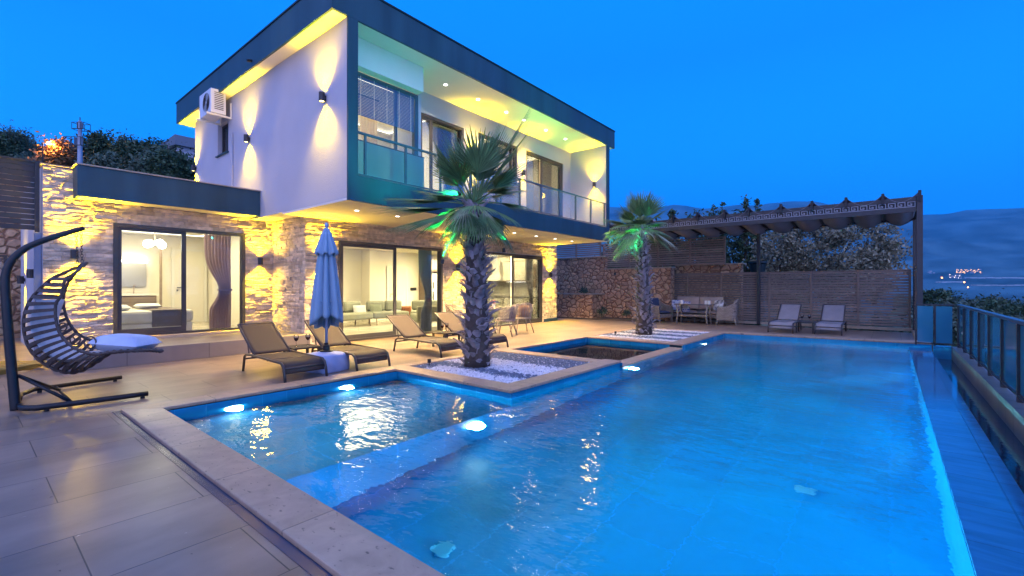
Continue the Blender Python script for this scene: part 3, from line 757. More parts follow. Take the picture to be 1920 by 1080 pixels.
# small side window under the air conditioner
b = MB(); X_ = UX0+.10
b.box(X_,WY0,WZ0,X_+.06,WY0+.05,WZ1); b.box(X_,WY1-.05,WZ0,X_+.06,WY1,WZ1); b.box(X_,WY0+.05,WZ1-.05,X_+.06,WY1-.05,WZ1); b.box(X_,WY0+.05,WZ0,X_+.06,WY1-.05,WZ0+.05); b.box(X_,13.56,WZ0+.05,X_+.06,13.6,WZ1-.05)
wo = b.build('window', M['frame_metal'], villa); wo['label'] = 'small side window under the air conditioner'
p = MB(); p.box(X_+.02,WY0+.05,WZ0+.05,X_+.026,13.56,WZ1-.05); p.box(X_+.02,13.6,WZ0+.05,X_+.026,WY1-.05,WZ1-.05); p.build('pane', M['glass'], wo)
p = MB(); p.box(UX0-.05,WY0-.05,WZ0-.035,UX0+.09,WY1+.05,WZ0-.004); p.build('sill', M['fascia'], wo)
# glazed corner room behind the balcony rail
b = MB(); y = 8.20
b.box(6.50,y,3.34,6.60,y+.10,5.60); b.box(4.66,y,5.52,6.50,y+.10,5.60); b.box(4.66,y,3.34,6.50,y+.08,3.40); b.box(6.0,y+.02,3.4,6.05,y+.08,5.52)
wo = b.build('window', M['blue_frame'], villa); wo['label'] = 'large window of the glazed corner room'
p = MB(); p.box(4.66,y+.04,3.40,6.0,y+.046,5.52); p.box(6.05,y+.04,3.40,6.50,y+.046,5.52); p.build('pane', M['glass'], wo)
p = MB(); p.box(4.66,y-.06,3.36,6.72,y-.048,4.20); p.build('frosted_pane', M['frost'], wo)
p = MB(); p.box(4.66,y-.065,4.202,6.73,y-.043,4.225); p.build('glass_cap', M['blue_frame'], wo)
# roller blind of the corner room: dark weave, let halfway down
b = MB()
for i in range(26):
    z = 5.50 - i*.030
    b.box(4.70, y-.022, z-.022, 6.46, y-.016, z)
bl = b.build('blind', mat('blue_blind_slats', (.05,.13,.30), rough=.6), None); tag(bl, 'blue slatted blind let halfway down the upper corner window', 'blind')
b = MB()
for i in range(6): x = 4.82+i*.31; b.tube([(x,y-.03,5.52),(x,y-.03,4.72)], .004, 4)
b.build('cord', M['white_gloss'], bl)
# blinds cord box etc. are left plain

# balcony railing: one thing, posts and panes as parts
br = thing('balcony_railing', 'long dark metal railing with glass panes along the balcony', 'railing')
b = MB(); b.box(4.652, 7.535, 4.12, 14.165, 7.585, 4.16); b.build('top_rail', M['blue_frame'], br, bevel=.004)
b = MB(); b.box(4.652, 7.54, 3.36, 14.165, 7.58, 3.385); b.build('bottom_rail', M['blue_frame'], br)
px_ = [4.84 + .925*i for i in range(11)]
for x in px_:
    if x > 14.1: continue
    b = MB(); b.box(x-.02, 7.54, 3.386, x+.02, 7.58, 4.119); b.build('post', M['blue_frame'], br)
ed = [4.655]+px_+[14.16]
for i in range(len(ed)-1):
    if ed[i+1]-ed[i] < .08: continue
    b = MB(); b.box(ed[i]+.025, 7.558, 3.40, ed[i+1]-.025, 7.564, 4.10); b.build('pane', M['rail_glass'], br)
fr = thing('window_rail', 'low dark metal rail with frosted glass before the middle upper window', 'railing')
b = MB(); b.box(9.3, 8.86, 4.46, 11.12, 8.90, 4.50); b.box(9.3, 8.86, 3.4, 9.34, 8.90, 4.459); b.box(11.08,8.86,3.4,11.12,8.90,4.459); b.box(10.2,8.86,3.4,10.24,8.9,4.459); b.build('rail_frame', M['blue_frame'], fr)
b = MB(); b.box(9.36, 8.875, 3.5, 10.18, 8.881, 4.44); b.box(10.26,8.875,3.5,11.06,8.881,4.44); b.build('pane', pane_mat('grey_frosted_pane', (.9,.9,.9), .5, frost=.7, frost_col=(.45,.42,.42)), fr)
fr.location = (0,0,0)

# downpipe on the white side wall
b = MB(); b.tube([(UX0-.03,12.85,2.95),(UX0-.03,12.85,5.2)], .016, 8); b.build('drain_pipe', M['plaster'], villa)
# gutter spout on the roof band
b = MB(); b.tube([(4.14,10.9,6.30),(4.04,10.9,6.27)], .03, 8); b.build('spout', M['black_plastic'], villa)

# ---------------------------------------------------------------- wall lamps
YEL = (1.0, .66, .0)
def sconce(x, y, z, n, label, e=26, r=.055, h=.17):
    """a short cylinder on the wall throwing light up and down; n = outward normal"""
    t = thing('wall_lamp', label, 'wall lamp', (x,y,z), 0, 'up-and-down wall lamps of the villa')
    o = .075
    b = MB(); 
    b.lathe([(r,-h/2),(r,h/2),(r-.008,h/2),(r-.008,h/2-.02),(.001,h/2-.02)], (n[0]*o,n[1]*o,0), 18, cap=False)
    b.lathe([(.001,-h/2+.02),(r-.008,-h/2+.02),(r-.008,-h/2),(r,-h/2)], (n[0]*o,n[1]*o,0), 18, cap=False)
    b.build('lamp_body', M['dark_metal'], t, smooth=False)
    b = MB(); b.box(-.025 if n[0]==0 else 0, -.025 if n[1]==0 else 0, -.04, (.025 if n[0]==0 else n[0]*(o-r+.004)), (.025 if n[1]==0 else n[1]*(o-r+.004)), .04); b.build('bracket', M['dark_metal'], t)
    b = MB(); b.lathe([(.001,h/2-.018),(r-.012,h/2-.018),(r-.012,h/2-.014),(.001,h/2-.012)], (n[0]*o,n[1]*o,0), 14); b.build('bulb', M['lamp_yellow'], t); b = MB(); b.lathe([(.001,-h/2+.012),(r-.012,-h/2+.014),(r-.012,-h/2+.018),(.001,-h/2+.018)], (n[0]*o,n[1]*o,0), 14)
    b.build('bulb', M['lamp_yellow'], t)
    for sg in (1,-1):
        p0 = Vector((n[0]*o, n[1]*o, sg*(h/2+.004)))
        l = lamp('lamp_beam','SPOT',p0,YEL,e,parent=t,target=p0+Vector((-n[0]*.13,-n[1]*.13,sg)),spot_size=R(100),spot_blend=1.0,shadow_soft_size=.025)
    for sg in (1,-1):
        p0 = Vector((n[0]*.16, n[1]*.16, sg*(h/2+.03)))
        lamp('lamp_spill','SPOT',p0,(1.0,.62,.05),e*(2.0 if sg > 0 else 1.1),parent=t,target=p0+Vector((n[0]*.35,n[1]*.35,sg)),spot_size=R(168),spot_blend=1.0,shadow_soft_size=.10)
    return t
S_ = []
sconce(UX0, 8.28, 4.88, (-1,0), 'lamp high on the white side wall, nearest the dark corner post', 30)
sconce(UX0, 11.84, 4.83, (-1,0), 'lamp on the white side wall beside the air conditioner', 30)
sconce(UX0, 15.70, 4.76, (-1,0), 'lamp at the far edge of the white side wall, above the low roof', 26)
sconce(1.37, AN-.03, 1.90, (0,-1), 'lamp on the stone wall behind the hanging chair', 46)
sconce(4.62, AN-.03, 1.91, (0,-1), 'lamp on the stone wall right of the mauve curtain', 34)
sconce(5.30, GF-.03, 1.85, (0,-1), 'lamp on the stone wall behind the closed blue parasol', 34)
sconce(9.55, GF-.03, 1.88, (0,-1), 'lamp on the stone pier between the living room and kitchen doors', 40)
sconce(14.42, GF-.03, 1.75, (0,-1), 'lamp on the stone pier right of the kitchen door', 44)
sconce(11.33, BY, 4.86, (0,-1), 'lamp on the balcony wall between middle window and curtained door', 14)
sconce(9.10, BY, 4.86, (0,-1), 'lamp on the balcony wall behind the crown of the thick palm', 20)
sconce(14.16, 7.95, 4.84, (-1,0), 'lamp on the end wall of the balcony', 22)
sconce(.962, 12.75, 1.55, (-1,0), 'lamp on the white passage wall left of the hanging chair', 12)
sconce(.962, 15.0, 1.45, (-1,0), 'lamp deep in the side passage', 10)

ordw = ['first','second','third','fourth','fifth','sixth','seventh','eighth','ninth']
def downlight(x, y, z, label, grp, e=14, col=(1,.68,.28)):
    t = thing('ceiling_light', label, 'ceiling light', (x,y,z), 0, grp)
    b = MB(); b.lathe([(.045,0),(.062,0),(.062,-.006),(.045,-.006)], (0,0,0), 18, cap=False); b.build('trim_ring', M['white_gloss'], t)
    b = MB(); b.lathe([(.001,-.001),(.044,-.001),(.044,-.003),(.001,-.004)], (0,0,0), 16); b.build('bulb', M['lamp_white'], t)
    lamp('light_beam','SPOT',(0,0,-.03),col,e,parent=t,target=(0,0,-1),spot_size=R(125),spot_blend=.9,shadow_soft_size=.04)
    return t
for i, x in enumerate((5.2,6.2,7.17,8.2,9.22,10.28,11.35,12.38,13.4)):
    downlight(x, 8.42, SZ-.041, '%s recessed light from the left in the ceiling under the balcony' % ordw[i], 'recessed lights under the balcony', 22)
for i, x in enumerate((7.46,8.58,9.71,10.5,11.61,12.71)):
    downlight(x, 8.24, TOPZ-.001, '%s recessed light from the left in the upper balcony ceiling' % ordw[i], 'recessed lights of the upper balcony', 7)
# room light: ceiling lamps inside
WARM = (1.0,.82,.44)
lamp('room_light','AREA',(2.9,13.4,2.68),WARM,52,shape='RECTANGLE',size=2.2,size_y=2.2)
lamp('room_light','AREA',(7.3,12.4,2.62),WARM,85,shape='RECTANGLE',size=3,size_y=2.4)
lamp('room_light','AREA',(13.0,12.0,2.58),WARM,420,shape='RECTANGLE',size=3,size_y=2.4)
lamp('room_light','AREA',(6.4,10.5,5.98),WARM,85,shape='RECTANGLE',size=2.5,size_y=2)
lamp('room_light','AREA',(10.2,10.8,5.98),WARM,60,shape='RECTANGLE',size=1.6,size_y=2)
lamp('room_light','AREA',(12.7,10.8,5.98),WARM,70,shape='RECTANGLE',size=1.8,size_y=2)

# air conditioner on brackets
ac = thing('air_conditioner', 'white outdoor air conditioner on brackets high on the side wall', 'air conditioner', (UX0,13.35,5.62))
b = MB(); b.box(-.48,-.42,0,-.14,.42,.60); b.build('housing', mat('white_ac_shell', (.66,.67,.72), rough=.4, var=.04), ac, bevel=.015)
b = MB()
for i in range(9): b.tube([(-.484,-.10+.23*math.cos(a),.30+.23*math.sin(a)) for a in [2*PI*k/24 for k in range(25)]] if i==0 else [(-.486, -.10+(.03+.025*i)*math.cos(a), .30+(.03+.025*i)*math.sin(a)) for a in [2*PI*k/20 for k in range(21)]], .004, 4)
b.build('fan_grille', M['dark_metal'], ac)
b = MB()
for i in range(10): b.box(-.40,-.424,.10+i*.045,-.2,-.4202,.118+i*.045)
b.build('side_louvre', M['dark_metal'], ac)
for yy in (-.36,.36):
    b = MB(); b.box(-.56,yy-.02,-.045,-.002,yy+.02,-.004); b.box(-.03,yy-.02,-.004,-.002,yy+.02,.36); b.build('bracket', M['white_gloss'], ac)
# ================================================================ things seen through the glass
def curtain(name, label, x0, x1, y, z0, z1, m, tie=0.45, gather='right', folds=9, depth=.05):
    """a pleated curtain, drawn together at the tie height towards one side"""
    b = MB()
    w = x1-x0
    def fn(u, v):
        z = z0 + (z1-z0)*v
        t = (z-z0)/(z1-z0)
        pin = math.exp(-((t-tie)/.20)**2)*.55 if tie else 0
        ww = w*(1-pin)
        if tie and t < tie: ww = w*(1-.55*max(math.exp(-((t-tie)/.20)**2), .35))
        x = (x1 - ww*(1-u)) if gather == 'right' else (x0 + ww*u)
        return (x, y + depth*math.sin(u*folds*2*PI)*(1-.3*pin) + .01*math.sin(7*t+u*9), z)
    b.grid(fn, folds*8, 22)
    o = b.build('curtain_cloth', m, None, smooth=True)
    t = thing(name, label, 'curtain', (x1 if gather=='right' else x0, y, z0)); 
    o.parent = t; o.location = (-t.location.x, -t.location.y, -t.location.z)
    r = MB(); r.tube([(x0-.05,y,z1+.015),(x1+.05,y,z1+.015)], .012, 8); ro = r.build('curtain_rod', M['dark_metal'], t); ro.location = o.location
    if tie:
        zz = z0+(z1-z0)*tie; r = MB(); ww = w*.45; cx = (x1-ww/2) if gather=='right' else (x0+ww/2)
        r.tube([(cx+(ww/2+.02)*math.cos(a), y+(depth+.03)*math.sin(a), zz) for a in [2*PI*k/20 for k in range(21)]], .022, 6)
        ro = r.build('tie_back', m, t); ro.location = o.location
    return t
curtain('curtain', 'tall mauve curtain tied back inside the bedroom door', 3.58, 4.12, 12.08, .30, 2.50, M['mauve'], .42, 'right', 8, .06)
curtain('curtain', 'slate blue curtain tied back at the right of the living room door', 8.42, 8.86, 10.42, .0, 2.36, M['navy_curtain'], .42, 'right', 7, .05)
curtain('curtain', 'narrow slate blue curtain at the left of the living room door', 5.80, 6.0, 10.42, .0, 2.36, M['navy_curtain'], .42, 'left', 4, .04)
curtain('curtain', 'grey curtain swept aside in the kitchen door', 13.45, 13.80, 10.42, .0, 2.38, cloth('grey_curtain',(.36,.35,.38)), .35, 'right', 5, .04)
curtain('curtain', 'beige curtain in the upper door near the end wall', 12.75, 13.5, 9.35, 3.36, 5.62, M['beige_curtain'], .35, 'right', 8, .05)
curtain('curtain', 'mauve curtain in the upper door behind the palm crown', 8.2, 8.66, 9.35, 3.36, 5.58, M['mauve'], .35, 'right', 6, .05)
curtain('curtain', 'thin pale curtain in the glazed corner room', 5.75, 6.2, 9.2, 3.36, 5.6, M['beige_curtain'], .35, 'right', 6, .05)

# bedroom
bed = thing('bed', 'double bed with white spread and grey runner in the bedroom', 'bed', (2.75,13.35,.265))
b = MB(); b.box(-1.05,-.75,.0,.75,.95,.22); b.build('bed_base', M['int_wall'], bed, bevel=.02)
b = MB(); b.box(-1.07,-.77,.222,.77,.97,.50); b.build('mattress', mat('white_bedspread',(.72,.69,.62),rough=.9,bump=.01,bscale=5), bed, bevel=.06)
b = MB(); b.box(-.02,-.785,.14,.62,.0,.49); b.box(-.02,-.785,.502,.62,.98,.515); b.build('runner', mat('grey_bed_runner',(.20,.165,.165),rough=.9), bed, bevel=.01)
for (dx,dy) in ((-.62,-.3),(-.62,.45)):
    b = MB(); b.cushion((dx,dy,.57),.62,.45,.14); b.build('pillow', M['cushion_white'], bed, smooth=True)
b = MB(); b.cushion((.1,.2,.58),.5,.28,.12); o = b.build('folded_towel', M['cushion_white'], None, smooth=True, loc=(2.75,13.35,.265)); tag(o, 'white folded towels on the grey bed runner', 'towel')
van = thing('vanity', 'dark washbasin cabinet with white top behind the bed', 'cabinet', (2.95,15.3,.265))
b = MB(); b.box(-.52,-.22,.30,.42,.25,.80); b.build('cabinet_body', M['slat'], van, bevel=.005)
b = MB(); b.box(-.56,-.26,.802,.46,.28,.86); b.build('worktop', M['white_gloss'], van)
b = MB(); b.tube([(0,.1,.86),(0,.1,1.05),(0,-.05,1.07)], .015, 8); b.build('tap', M['cap'], van)
for zz in (.44,.64):
    b = MB(); b.box(-.48,-.23,zz,.38,-.221,zz+.13); b.build('drawer', M['slat'], van)
mr_ = MB(); mr_.box(2.45,15.55,1.30,3.25,15.575,1.95); o = mr_.build('mirror', mat('mirror_glass',(.62,.6,.52),rough=.38,metal=1), None); tag(o, 'wide wall mirror above the vanity', 'mirror')
b = MB(); b.box(2.45,15.50,1.955,3.25,15.57,1.985); o = b.build('mirror_light', M['lamp_white'], None); tag(o, 'bright light strip above the bathroom mirror', 'mirror light')
def room_door(x, y, z, w, h, label, axis='y'):
    t = thing('room_door', label, 'door', (x,y,z))
    if axis == 'y':
        b = MB(); b.box(-w/2-.07,-.04,0,-w/2,0,h+.07); b.box(w/2,-.04,0,w/2+.07,0,h+.07); b.box(-w/2,-.04,h,w/2,0,h+.07); b.build('door_frame', M['white_gloss'], t)
        b = MB(); b.box(-w/2+.003,-.03,.005,w/2-.003,-.002,h-.003)
        b.box(-w/2+.12,-.036,.15,w/2-.12,-.0302,h*.45); b.box(-w/2+.12,-.036,h*.5,w/2-.12,-.0302,h-.15)
        o = b.build('door_leaf', M['int_wall'], t, bevel=.004)
        b = MB(); b.box(-w/2+.05,-.08,1.0,-w/2+.16,-.06,1.02); b.lathe([(.02,0),(.02,.03)],(-w/2+.06,-.06,.92),10); b.build('handle', M['black_plastic'], o)
    return t
room_door(4.25, 15.61, .265, .72, 2.05, 'white panelled door at the back of the bedroom')
room_door(11.2, 15.24, -.005, .85, 2.05, 'white door at the back of the living room')
gp = MB(); gp.tube([(3.35,14.6,.27),(3.35,14.6,2.5)], .03, 8); tag(gp.build('partition_post', M['slat'], None), 'slim dark post of the bathroom glass partition', 'post')
def chandelier(x, y, z, label, n=4, r=.085, spread=.16, drop=.4):
    t = thing('chandelier', label, 'chandelier', (x,y,z))
    b = MB(); b.lathe([(.001,drop),(.07,drop),(.07,drop-.03),(.001,drop-.03)], (0,0,0), 16); b.tube([(0,0,drop),(0,0,0.02)], .008, 6)
    for i in range(n):
        a = 2*PI*i/n+.4; b.tube([(0,0,.05),(spread*math.cos(a),spread*math.sin(a),.05)], .007, 6)
    b.build('stem', M['cap'], t)
    for i in range(n):
        a = 2*PI*i/n+.4; g = MB(); g.ball((spread*math.cos(a),spread*math.sin(a),-.02+.03*(i%2)), r, 14, 10); g.build('globe', M['lamp_white'], t, smooth=True)
    return t
chandelier(2.86, 12.95, 2.28, 'chandelier of white glass globes over the bed')
lp = thing('pendant_lamp', 'large glowing white pendant shade in the upper corner room', 'pendant lamp', (5.35,9.4,5.0))
b = MB(); b.lathe([(.34,0),(.30,.05),(.20,.12),(.07,.24),(.05,.25),(.18,.11),(.28,.04),(.33,0)], (0,0,0), 20); b.build('lamp_shade', emis('glowing_shade',(1,.93,.8),3.2), lp, smooth=True)
b = MB(); b.tube([(0,0,.22),(0,0,.52)], .012, 6); b.lathe([(.001,.5),(.14,.5),(.14,.53),(.001,.54)],(0,0,0),16); b.build('stem', M['dark_metal'], lp)

# living room: corner sofa in curved runs
sofa = thing('corner_sofa', 'long sage grey corner sofa with loose cushions in the living room', 'sofa', (0,0,0))
pts = [atz(640,606,0), atz(700,609,0), atz(760,604,0), atz(820,600,0)]
pts = [Vector((6.1,13.0,0)), Vector((7.5,13.15,0)), Vector((8.85,13.3,0)), Vector((10.1,13.0,0)), Vector((11.0,12.2,0))]
for i in range(4):
    p, q = pts[i], pts[i+1]; d_ = (q-p); L_ = d_.length; ang = math.atan2(d_.y, d_.x)
    T_ = Matrix.Translation(p) @ Matrix.Rotation(ang,4,'Z')
    b = MB(); b.M = T_; b.box(.01,0,.22,L_-.01,.85,.44); b.build('seat', M['sofa_grey'], sofa, bevel=.05)
    b = MB(); b.M = T_; b.box(.01,.62,.442,L_/2-.01,.88,.80); b.box(L_/2+.01,.62,.442,L_-.01,.88,.80); b.build('back_cushion', M['sofa_grey'], sofa, bevel=.07)
    for xx in (.12, L_-.12):
        b = MB(); b.M = T_; b.tube([(xx,.08,.22),(xx,.03,0)], .02, 8); b.build('leg', M['slat'], sofa)
        b = MB(); b.M = T_; b.tube([(xx,.78,.22),(xx,.82,0)], .02, 8); b.build('leg', M['slat'], sofa)
so = thing('armchair', 'sage grey chair with its back to the sofa end, inside the living room', 'armchair', (9.75,11.3,0), R(-20))
b = MB(); b.box(-.7,-.4,.2,.7,.4,.44); b.build('seat', M['sofa_grey'], so, bevel=.05)
b = MB(); b.box(-.72,-.45,.3,.72,-.3,.70); b.build('backrest', M['sofa_grey'], so, bevel=.05)
for sx in (-.6,.6):
    for sy in (-.33,.33): b = MB(); b.tube([(sx,sy,.2),(sx*1.04,sy*1.05,0)], .02, 8); b.build('leg', M['slat'], so)
for (px,py,d_,m_,lab) in ((665,583,15.6,M['cushion_white'],'cream cushion at the left end of the corner sofa'),(735,580,16.6,M['cushion_white'],'cream cushion in the middle of the corner sofa'),(761,584,16.9,mat('rust_cushion',(.35,.12,.06),rough=.9,var=.4,vscale=30),'rust patterned cushion on the corner sofa'),(699,581,16.0,mat('dark_sage_cushion',(.22,.24,.18),rough=.9),'dark sage cushion on the corner sofa')):
    p = atd(px,py,d_); p.y = min(p.y, 13.75); b = MB(); b.cushion((0,0,0),.42,.42,.15,rot=Matrix.Rotation(R(72),4,'X')); o = b.build('cushion', m_, None, smooth=True, loc=p); o.rotation_euler = (0,0,R(-12)); tag(o, lab, 'cushion', 'cushions on the corner sofa')
fg = thing('fridge', 'tall white fridge in a dark niche beyond the sofa', 'fridge', (12.75,14.85,-.005))
b = MB(); b.box(-.35,-.33,0,.35,.35,1.15); b.box(-.35,-.33,1.16,.35,.35,1.85); b.build('fridge_body', M['white_gloss'], fg, bevel=.02)
b = MB(); b.box(-.30,-.37,.7,-.27,-.331,1.1); b.box(-.30,-.37,1.22,-.27,-.331,1.5); b.build('handle', M['dark_metal'], fg)
b = MB(); b.box(-.46,-.36,0,-.38,.38,2.45); b.box(.38,-.36,0,.46,.38,2.45); b.box(-.38,-.36,1.92,.38,.38,1.97); b.build('niche_frame', M['slat'], fg)
b = MB(); b.box(-.37,-.35,2.0,.37,.35,2.42); b.build('top_cabinet', M['white_gloss'], fg)
# kitchen along the end wall x = 14.6
kt = thing('kitchen_units', 'white kitchen units with dark edging along the end wall', 'kitchen', (14.66,12.2,0))
b = MB(); b.box(-.62,-1.9,.08,0,2.6,.86); b.build('base_cabinet', M['white_gloss'], kt)
b = MB(); b.box(-.66,-1.95,.862,0,2.62,.90); b.build('worktop', mat('stone_worktop',(.25,.24,.22),rough=.3,var=.2,vscale=20), kt)
for i in range(7):
    y0 = -1.86+i*.62
    b = MB(); b.box(-.645,y0,.12,-.622,y0+.58,.83); o = b.build('cabinet_door', M['int_wall'], kt, bevel=.004)
    b = MB(); b.box(-.665,y0+.46,.5,-.646,y0+.48,.75); b.build('handle', M['dark_metal'], o)
for (y0,y1) in ((-1.1,-.5),(-.48,.1),(1.0,1.6),(1.62,2.2)):
    b = MB(); b.box(-.36,y0,1.50,0,y1,2.34); b.build('wall_cabinet', M['slat'], kt)
    b = MB(); b.box(-.38,y0+.03,1.54,-.361,y1-.03,2.30); o = b.build('cabinet_door', M['int_wall'], kt, bevel=.004)
b = MB(); b.box(-.30,.35,1.85,0,.75,2.34); b.add([(-.5,.15,1.55),(-.5,.95,1.55),(0,.95,1.55),(0,.15,1.55),(-.3,.35,1.85),(-.3,.75,1.85),(0,.75,1.85),(0,.35,1.85)],[(0,3,2,1),(0,1,5,4),(1,2,6,5),(3,0,4,7),(4,5,6,7)]); b.build('range_hood', M['white_gloss'], kt)
b = MB(); b.box(-.30,-1.0,1.485,-.26,-.05,1.498); b.box(-.30,1.1,1.485,-.26,2.1,1.498); b.build('under_light', M['lamp_white'], kt)
b = MB(); b.box(-.03,-1.7,1.25,-.0,-1.2,2.2) ; b.build('tall_panel', M['slat'], kt)
# things on inner walls
for (x,z,w_,h_,lab,m_) in ((8.1,1.5,.10,.16,'small black control panel on the living room wall','black'),(12.0,1.2,.28,.12,'dark switch plate on the living room wall','black'),(9.9,2.25,.22,.36,'grey air vent on the living room wall','grey')):
    b = MB(); b.box(x-w_/2,15.20,z-h_/2,x+w_/2,15.247,z+h_/2); tag(b.build('wall_panel', M['black_plastic'] if m_=='black' else M['slat'], None, bevel=.004), lab, 'wall panel')
b = MB()
for i,x in enumerate((5.55,5.75,5.95,6.2)): b.box(x,14.9,0,x+.05,15.24,2.66)
tag(b.build('slat_screen', M['slat'], None), 'row of slim dark floor-to-ceiling slats at the left of the living room', 'screen')
# upper rooms: white wardrobe shapes, shelf
ws = thing('shelf_unit', 'white shelf unit inside the curtained upper door', 'shelf', (12.35,12.3,3.34))
b = MB(); b.box(-.5,-.2,0,.5,.25,.5); b.box(-.5,-.2,.9,.5,.25,.94); b.box(-.5,-.2,1.2,.5,.25,1.24); b.box(-.5,-.2,.501,-.46,.25,1.6); b.box(.46,-.2,.501,.5,.25,1.6); b.build('shelf_body', M['white_gloss'], ws)
wd = thing('wardrobe', 'white wardrobe inside the upper room by the corner', 'wardrobe', (7.9,12.2,3.34))
b = MB(); b.box(-.6,-.3,0,.6,.35,2.2); b.build('wardrobe_body', M['white_gloss'], wd)
b = MB(); b.box(-.58,-.32,.05,-.01,-.301,2.15); b.box(.01,-.32,.05,.58,-.301,2.15); b.build('wardrobe_door', M['int_wall'], wd, bevel=.004)
# ================================================================ sun loungers
def make_lounger(sling, label):
    t = thing('sun_lounger', label, 'sun lounger', (0,0,DZ), 0, 'sun loungers round the pool')
    w = .30; fm = M['lounger_metal']
    for s in (-1,1):
        b = MB()
        b.tube([(s*w,-.03,0),(s*w,.0,.14),(s*w,.035,.225),(s*w,.10,.265),(s*w,.5,.272),(s*w,1.1,.285),(s*w,1.30,.275),(s*w,1.37,.24),(s*w,1.395,.14),(s*w,1.43,0)], .019, 8)
        b.build('side_frame', fm, t, smooth=True)
    for y,z in ((.02,.19),(1.385,.20),(.55,.258),(1.1,.262)):
        b = MB(); b.tube([(-w,y,z),(w,y,z)], .013, 8); b.build('crossbar', fm, t, smooth=True)
    b = MB()
    def fn(u, v):
        y = .03+(1.12-.03)*v; x = (u-.5)*2*(w-.018); drop = 0
        z = .272 if v > .12 else .272 - .055*(1-v/.12)**2
        return (x, y, z - .018*math.sin(PI*u)*math.sin(PI*v))
    b.grid(fn, 8, 16)
    def fd(u, v):   # the sling turns down at the foot
        return ((u-.5)*2*(w-.018), .03-.02*v, .217-.10*v)
    b.grid(fd, 4, 3, flip=True)
    o = b.build('seat_sling', sling, t, smooth=True); m_ = o.modifiers.new('thickness','SOLIDIFY'); m_.thickness = .008; m_.offset = 0
    hy0, hz0, hy1, hz1 = 1.10, .285, 1.70, .70
    b = MB()
    for s in (-1,1): b.tube([(s*(w-.03),hy0-.02,hz0-.005),(s*(w-.03),hy1,hz1),(s*(w-.035),hy1+.03,hz1+.012)], .017, 8)
    b.tube([(-(w-.035),hy1+.03,hz1+.012),(w-.035,hy1+.03,hz1+.012)], .017, 8); b.build('back_frame', fm, t, smooth=True)
    b = MB()
    b.grid(lambda u, v: ((u-.5)*2*(w-.03), hy0+(hy1-hy0+.03)*v, hz0+.012+(hz1-hz0+.005)*v - .03*math.sin(PI*u)*math.sin(PI*v)*.7), 8, 10)
    o = b.build('backrest', sling, t, smooth=True); m_ = o.modifiers.new('thickness','SOLIDIFY'); m_.thickness = .008; m_.offset = 0
    b = MB()
    for s in (-1,1): b.tube([(s*(w-.05),1.40,.49),(s*(w-.05),1.33,.262)], .010, 6)
    b.tube([(-(w-.05),1.33,.262),(w-.05,1.33,.262)], .010, 6); b.build('back_prop', fm, t)
    return t
l0 = make_lounger(M['sling'], 'brown mesh lounger left of the closed blue parasol, nearest the bedroom step')
l0.location = (3.155,6.42,DZ)
dup(l0, (4.25,6.42,DZ), 0, 'brown mesh lounger just right of the closed blue parasol')
dup(l0, (6.02,6.46,DZ), 0, 'brown mesh lounger left of the thick palm, before the living room door')
dup(l0, (7.36,6.48,DZ), 0, 'brown mesh lounger mostly hidden behind the thick palm trunk')
l5 = make_lounger(M['sling_grey'], 'grey lounger at the far deck, left of the small table with glasses')
l5.location = (15.08,2.45,DZ); l5.rotation_euler = (0,0,R(-90))
dup(l5, (15.30,1.34,DZ), R(-90), 'grey lounger at the far deck, right of the small table with glasses')
l5.scale = (1.03,1.05,1.08)
for o in C.objects:
    if o.name.startswith('sun_lounger') and o.location.x > 15: o.scale = (1.03,1.05,1.08)

def side_table(x, y, label):
    t = thing('side_table', label, 'side table', (x,y,DZ), 0, 'small side tables between the loungers')
    b = MB(); b.box(-.23,-.23,.295,-.19,.23,.32); b.box(.19,-.23,.295,.23,.23,.32); b.box(-.19,-.23,.295,.19,-.19,.32); b.box(-.19,.19,.295,.19,.23,.32)
    for i in range(8): b.box(-.188,-.185+i*.047,.300,.188,-.148+i*.047,.317)
    b.build('table_top', M['table_metal'], t)
    for sx in (-1,1):
        for sy in (-1,1):
            b = MB(); b.box(sx*.20-.02,sy*.20-.02,0,sx*.20+.02,sy*.20+.02,.294); b.build('leg', M['table_metal'], t, bevel=.003)
    return t
def glass(x, y, z, label):
    t = thing('wine_glass', label, 'wine glass', (x,y,z), 0, 'glasses of red wine on the side tables')
    b = MB(); b.lathe([(.034,.0),(.033,.003),(.006,.008),(.0045,.02),(.0045,.085),(.012,.095),(.032,.115),(.041,.145),(.038,.178),(.033,.20)], (0,0,0), 20); 
    n = 20; b.f = b.f[:-1]; b.mi = b.mi[:-1]
    b.build('bowl_and_stem', M['wine_glass'], t, smooth=True)
    b = MB(); b.lathe([(.002,.097),(.014,.100),(.030,.117),(.038,.143),(.037,.150),(.001,.150)], (0,0,0), 20); b.build('wine', M['wine'], t, smooth=False)
    return t
for (x,y,lab,offs) in ((3.72,7.72,'low dark slatted table behind the closed blue parasol',((-.10,-.02),(.10,-.02))),
                  (6.92,7.62,'low dark slatted table left of the thick palm trunk',((-.12,.0),(.03,.02))),
                  (15.62,1.90,'low dark slatted table between the two grey loungers',((0,.09),(0,-.09)))):
    side_table(x,y,lab)
    for k,(dx,dy) in enumerate(offs):
        glass(x+dx, y+dy, DZ+.3205, ('left' if k == 0 else 'right')+' glass of red wine on the '+lab.replace('low dark slatted table','table'))

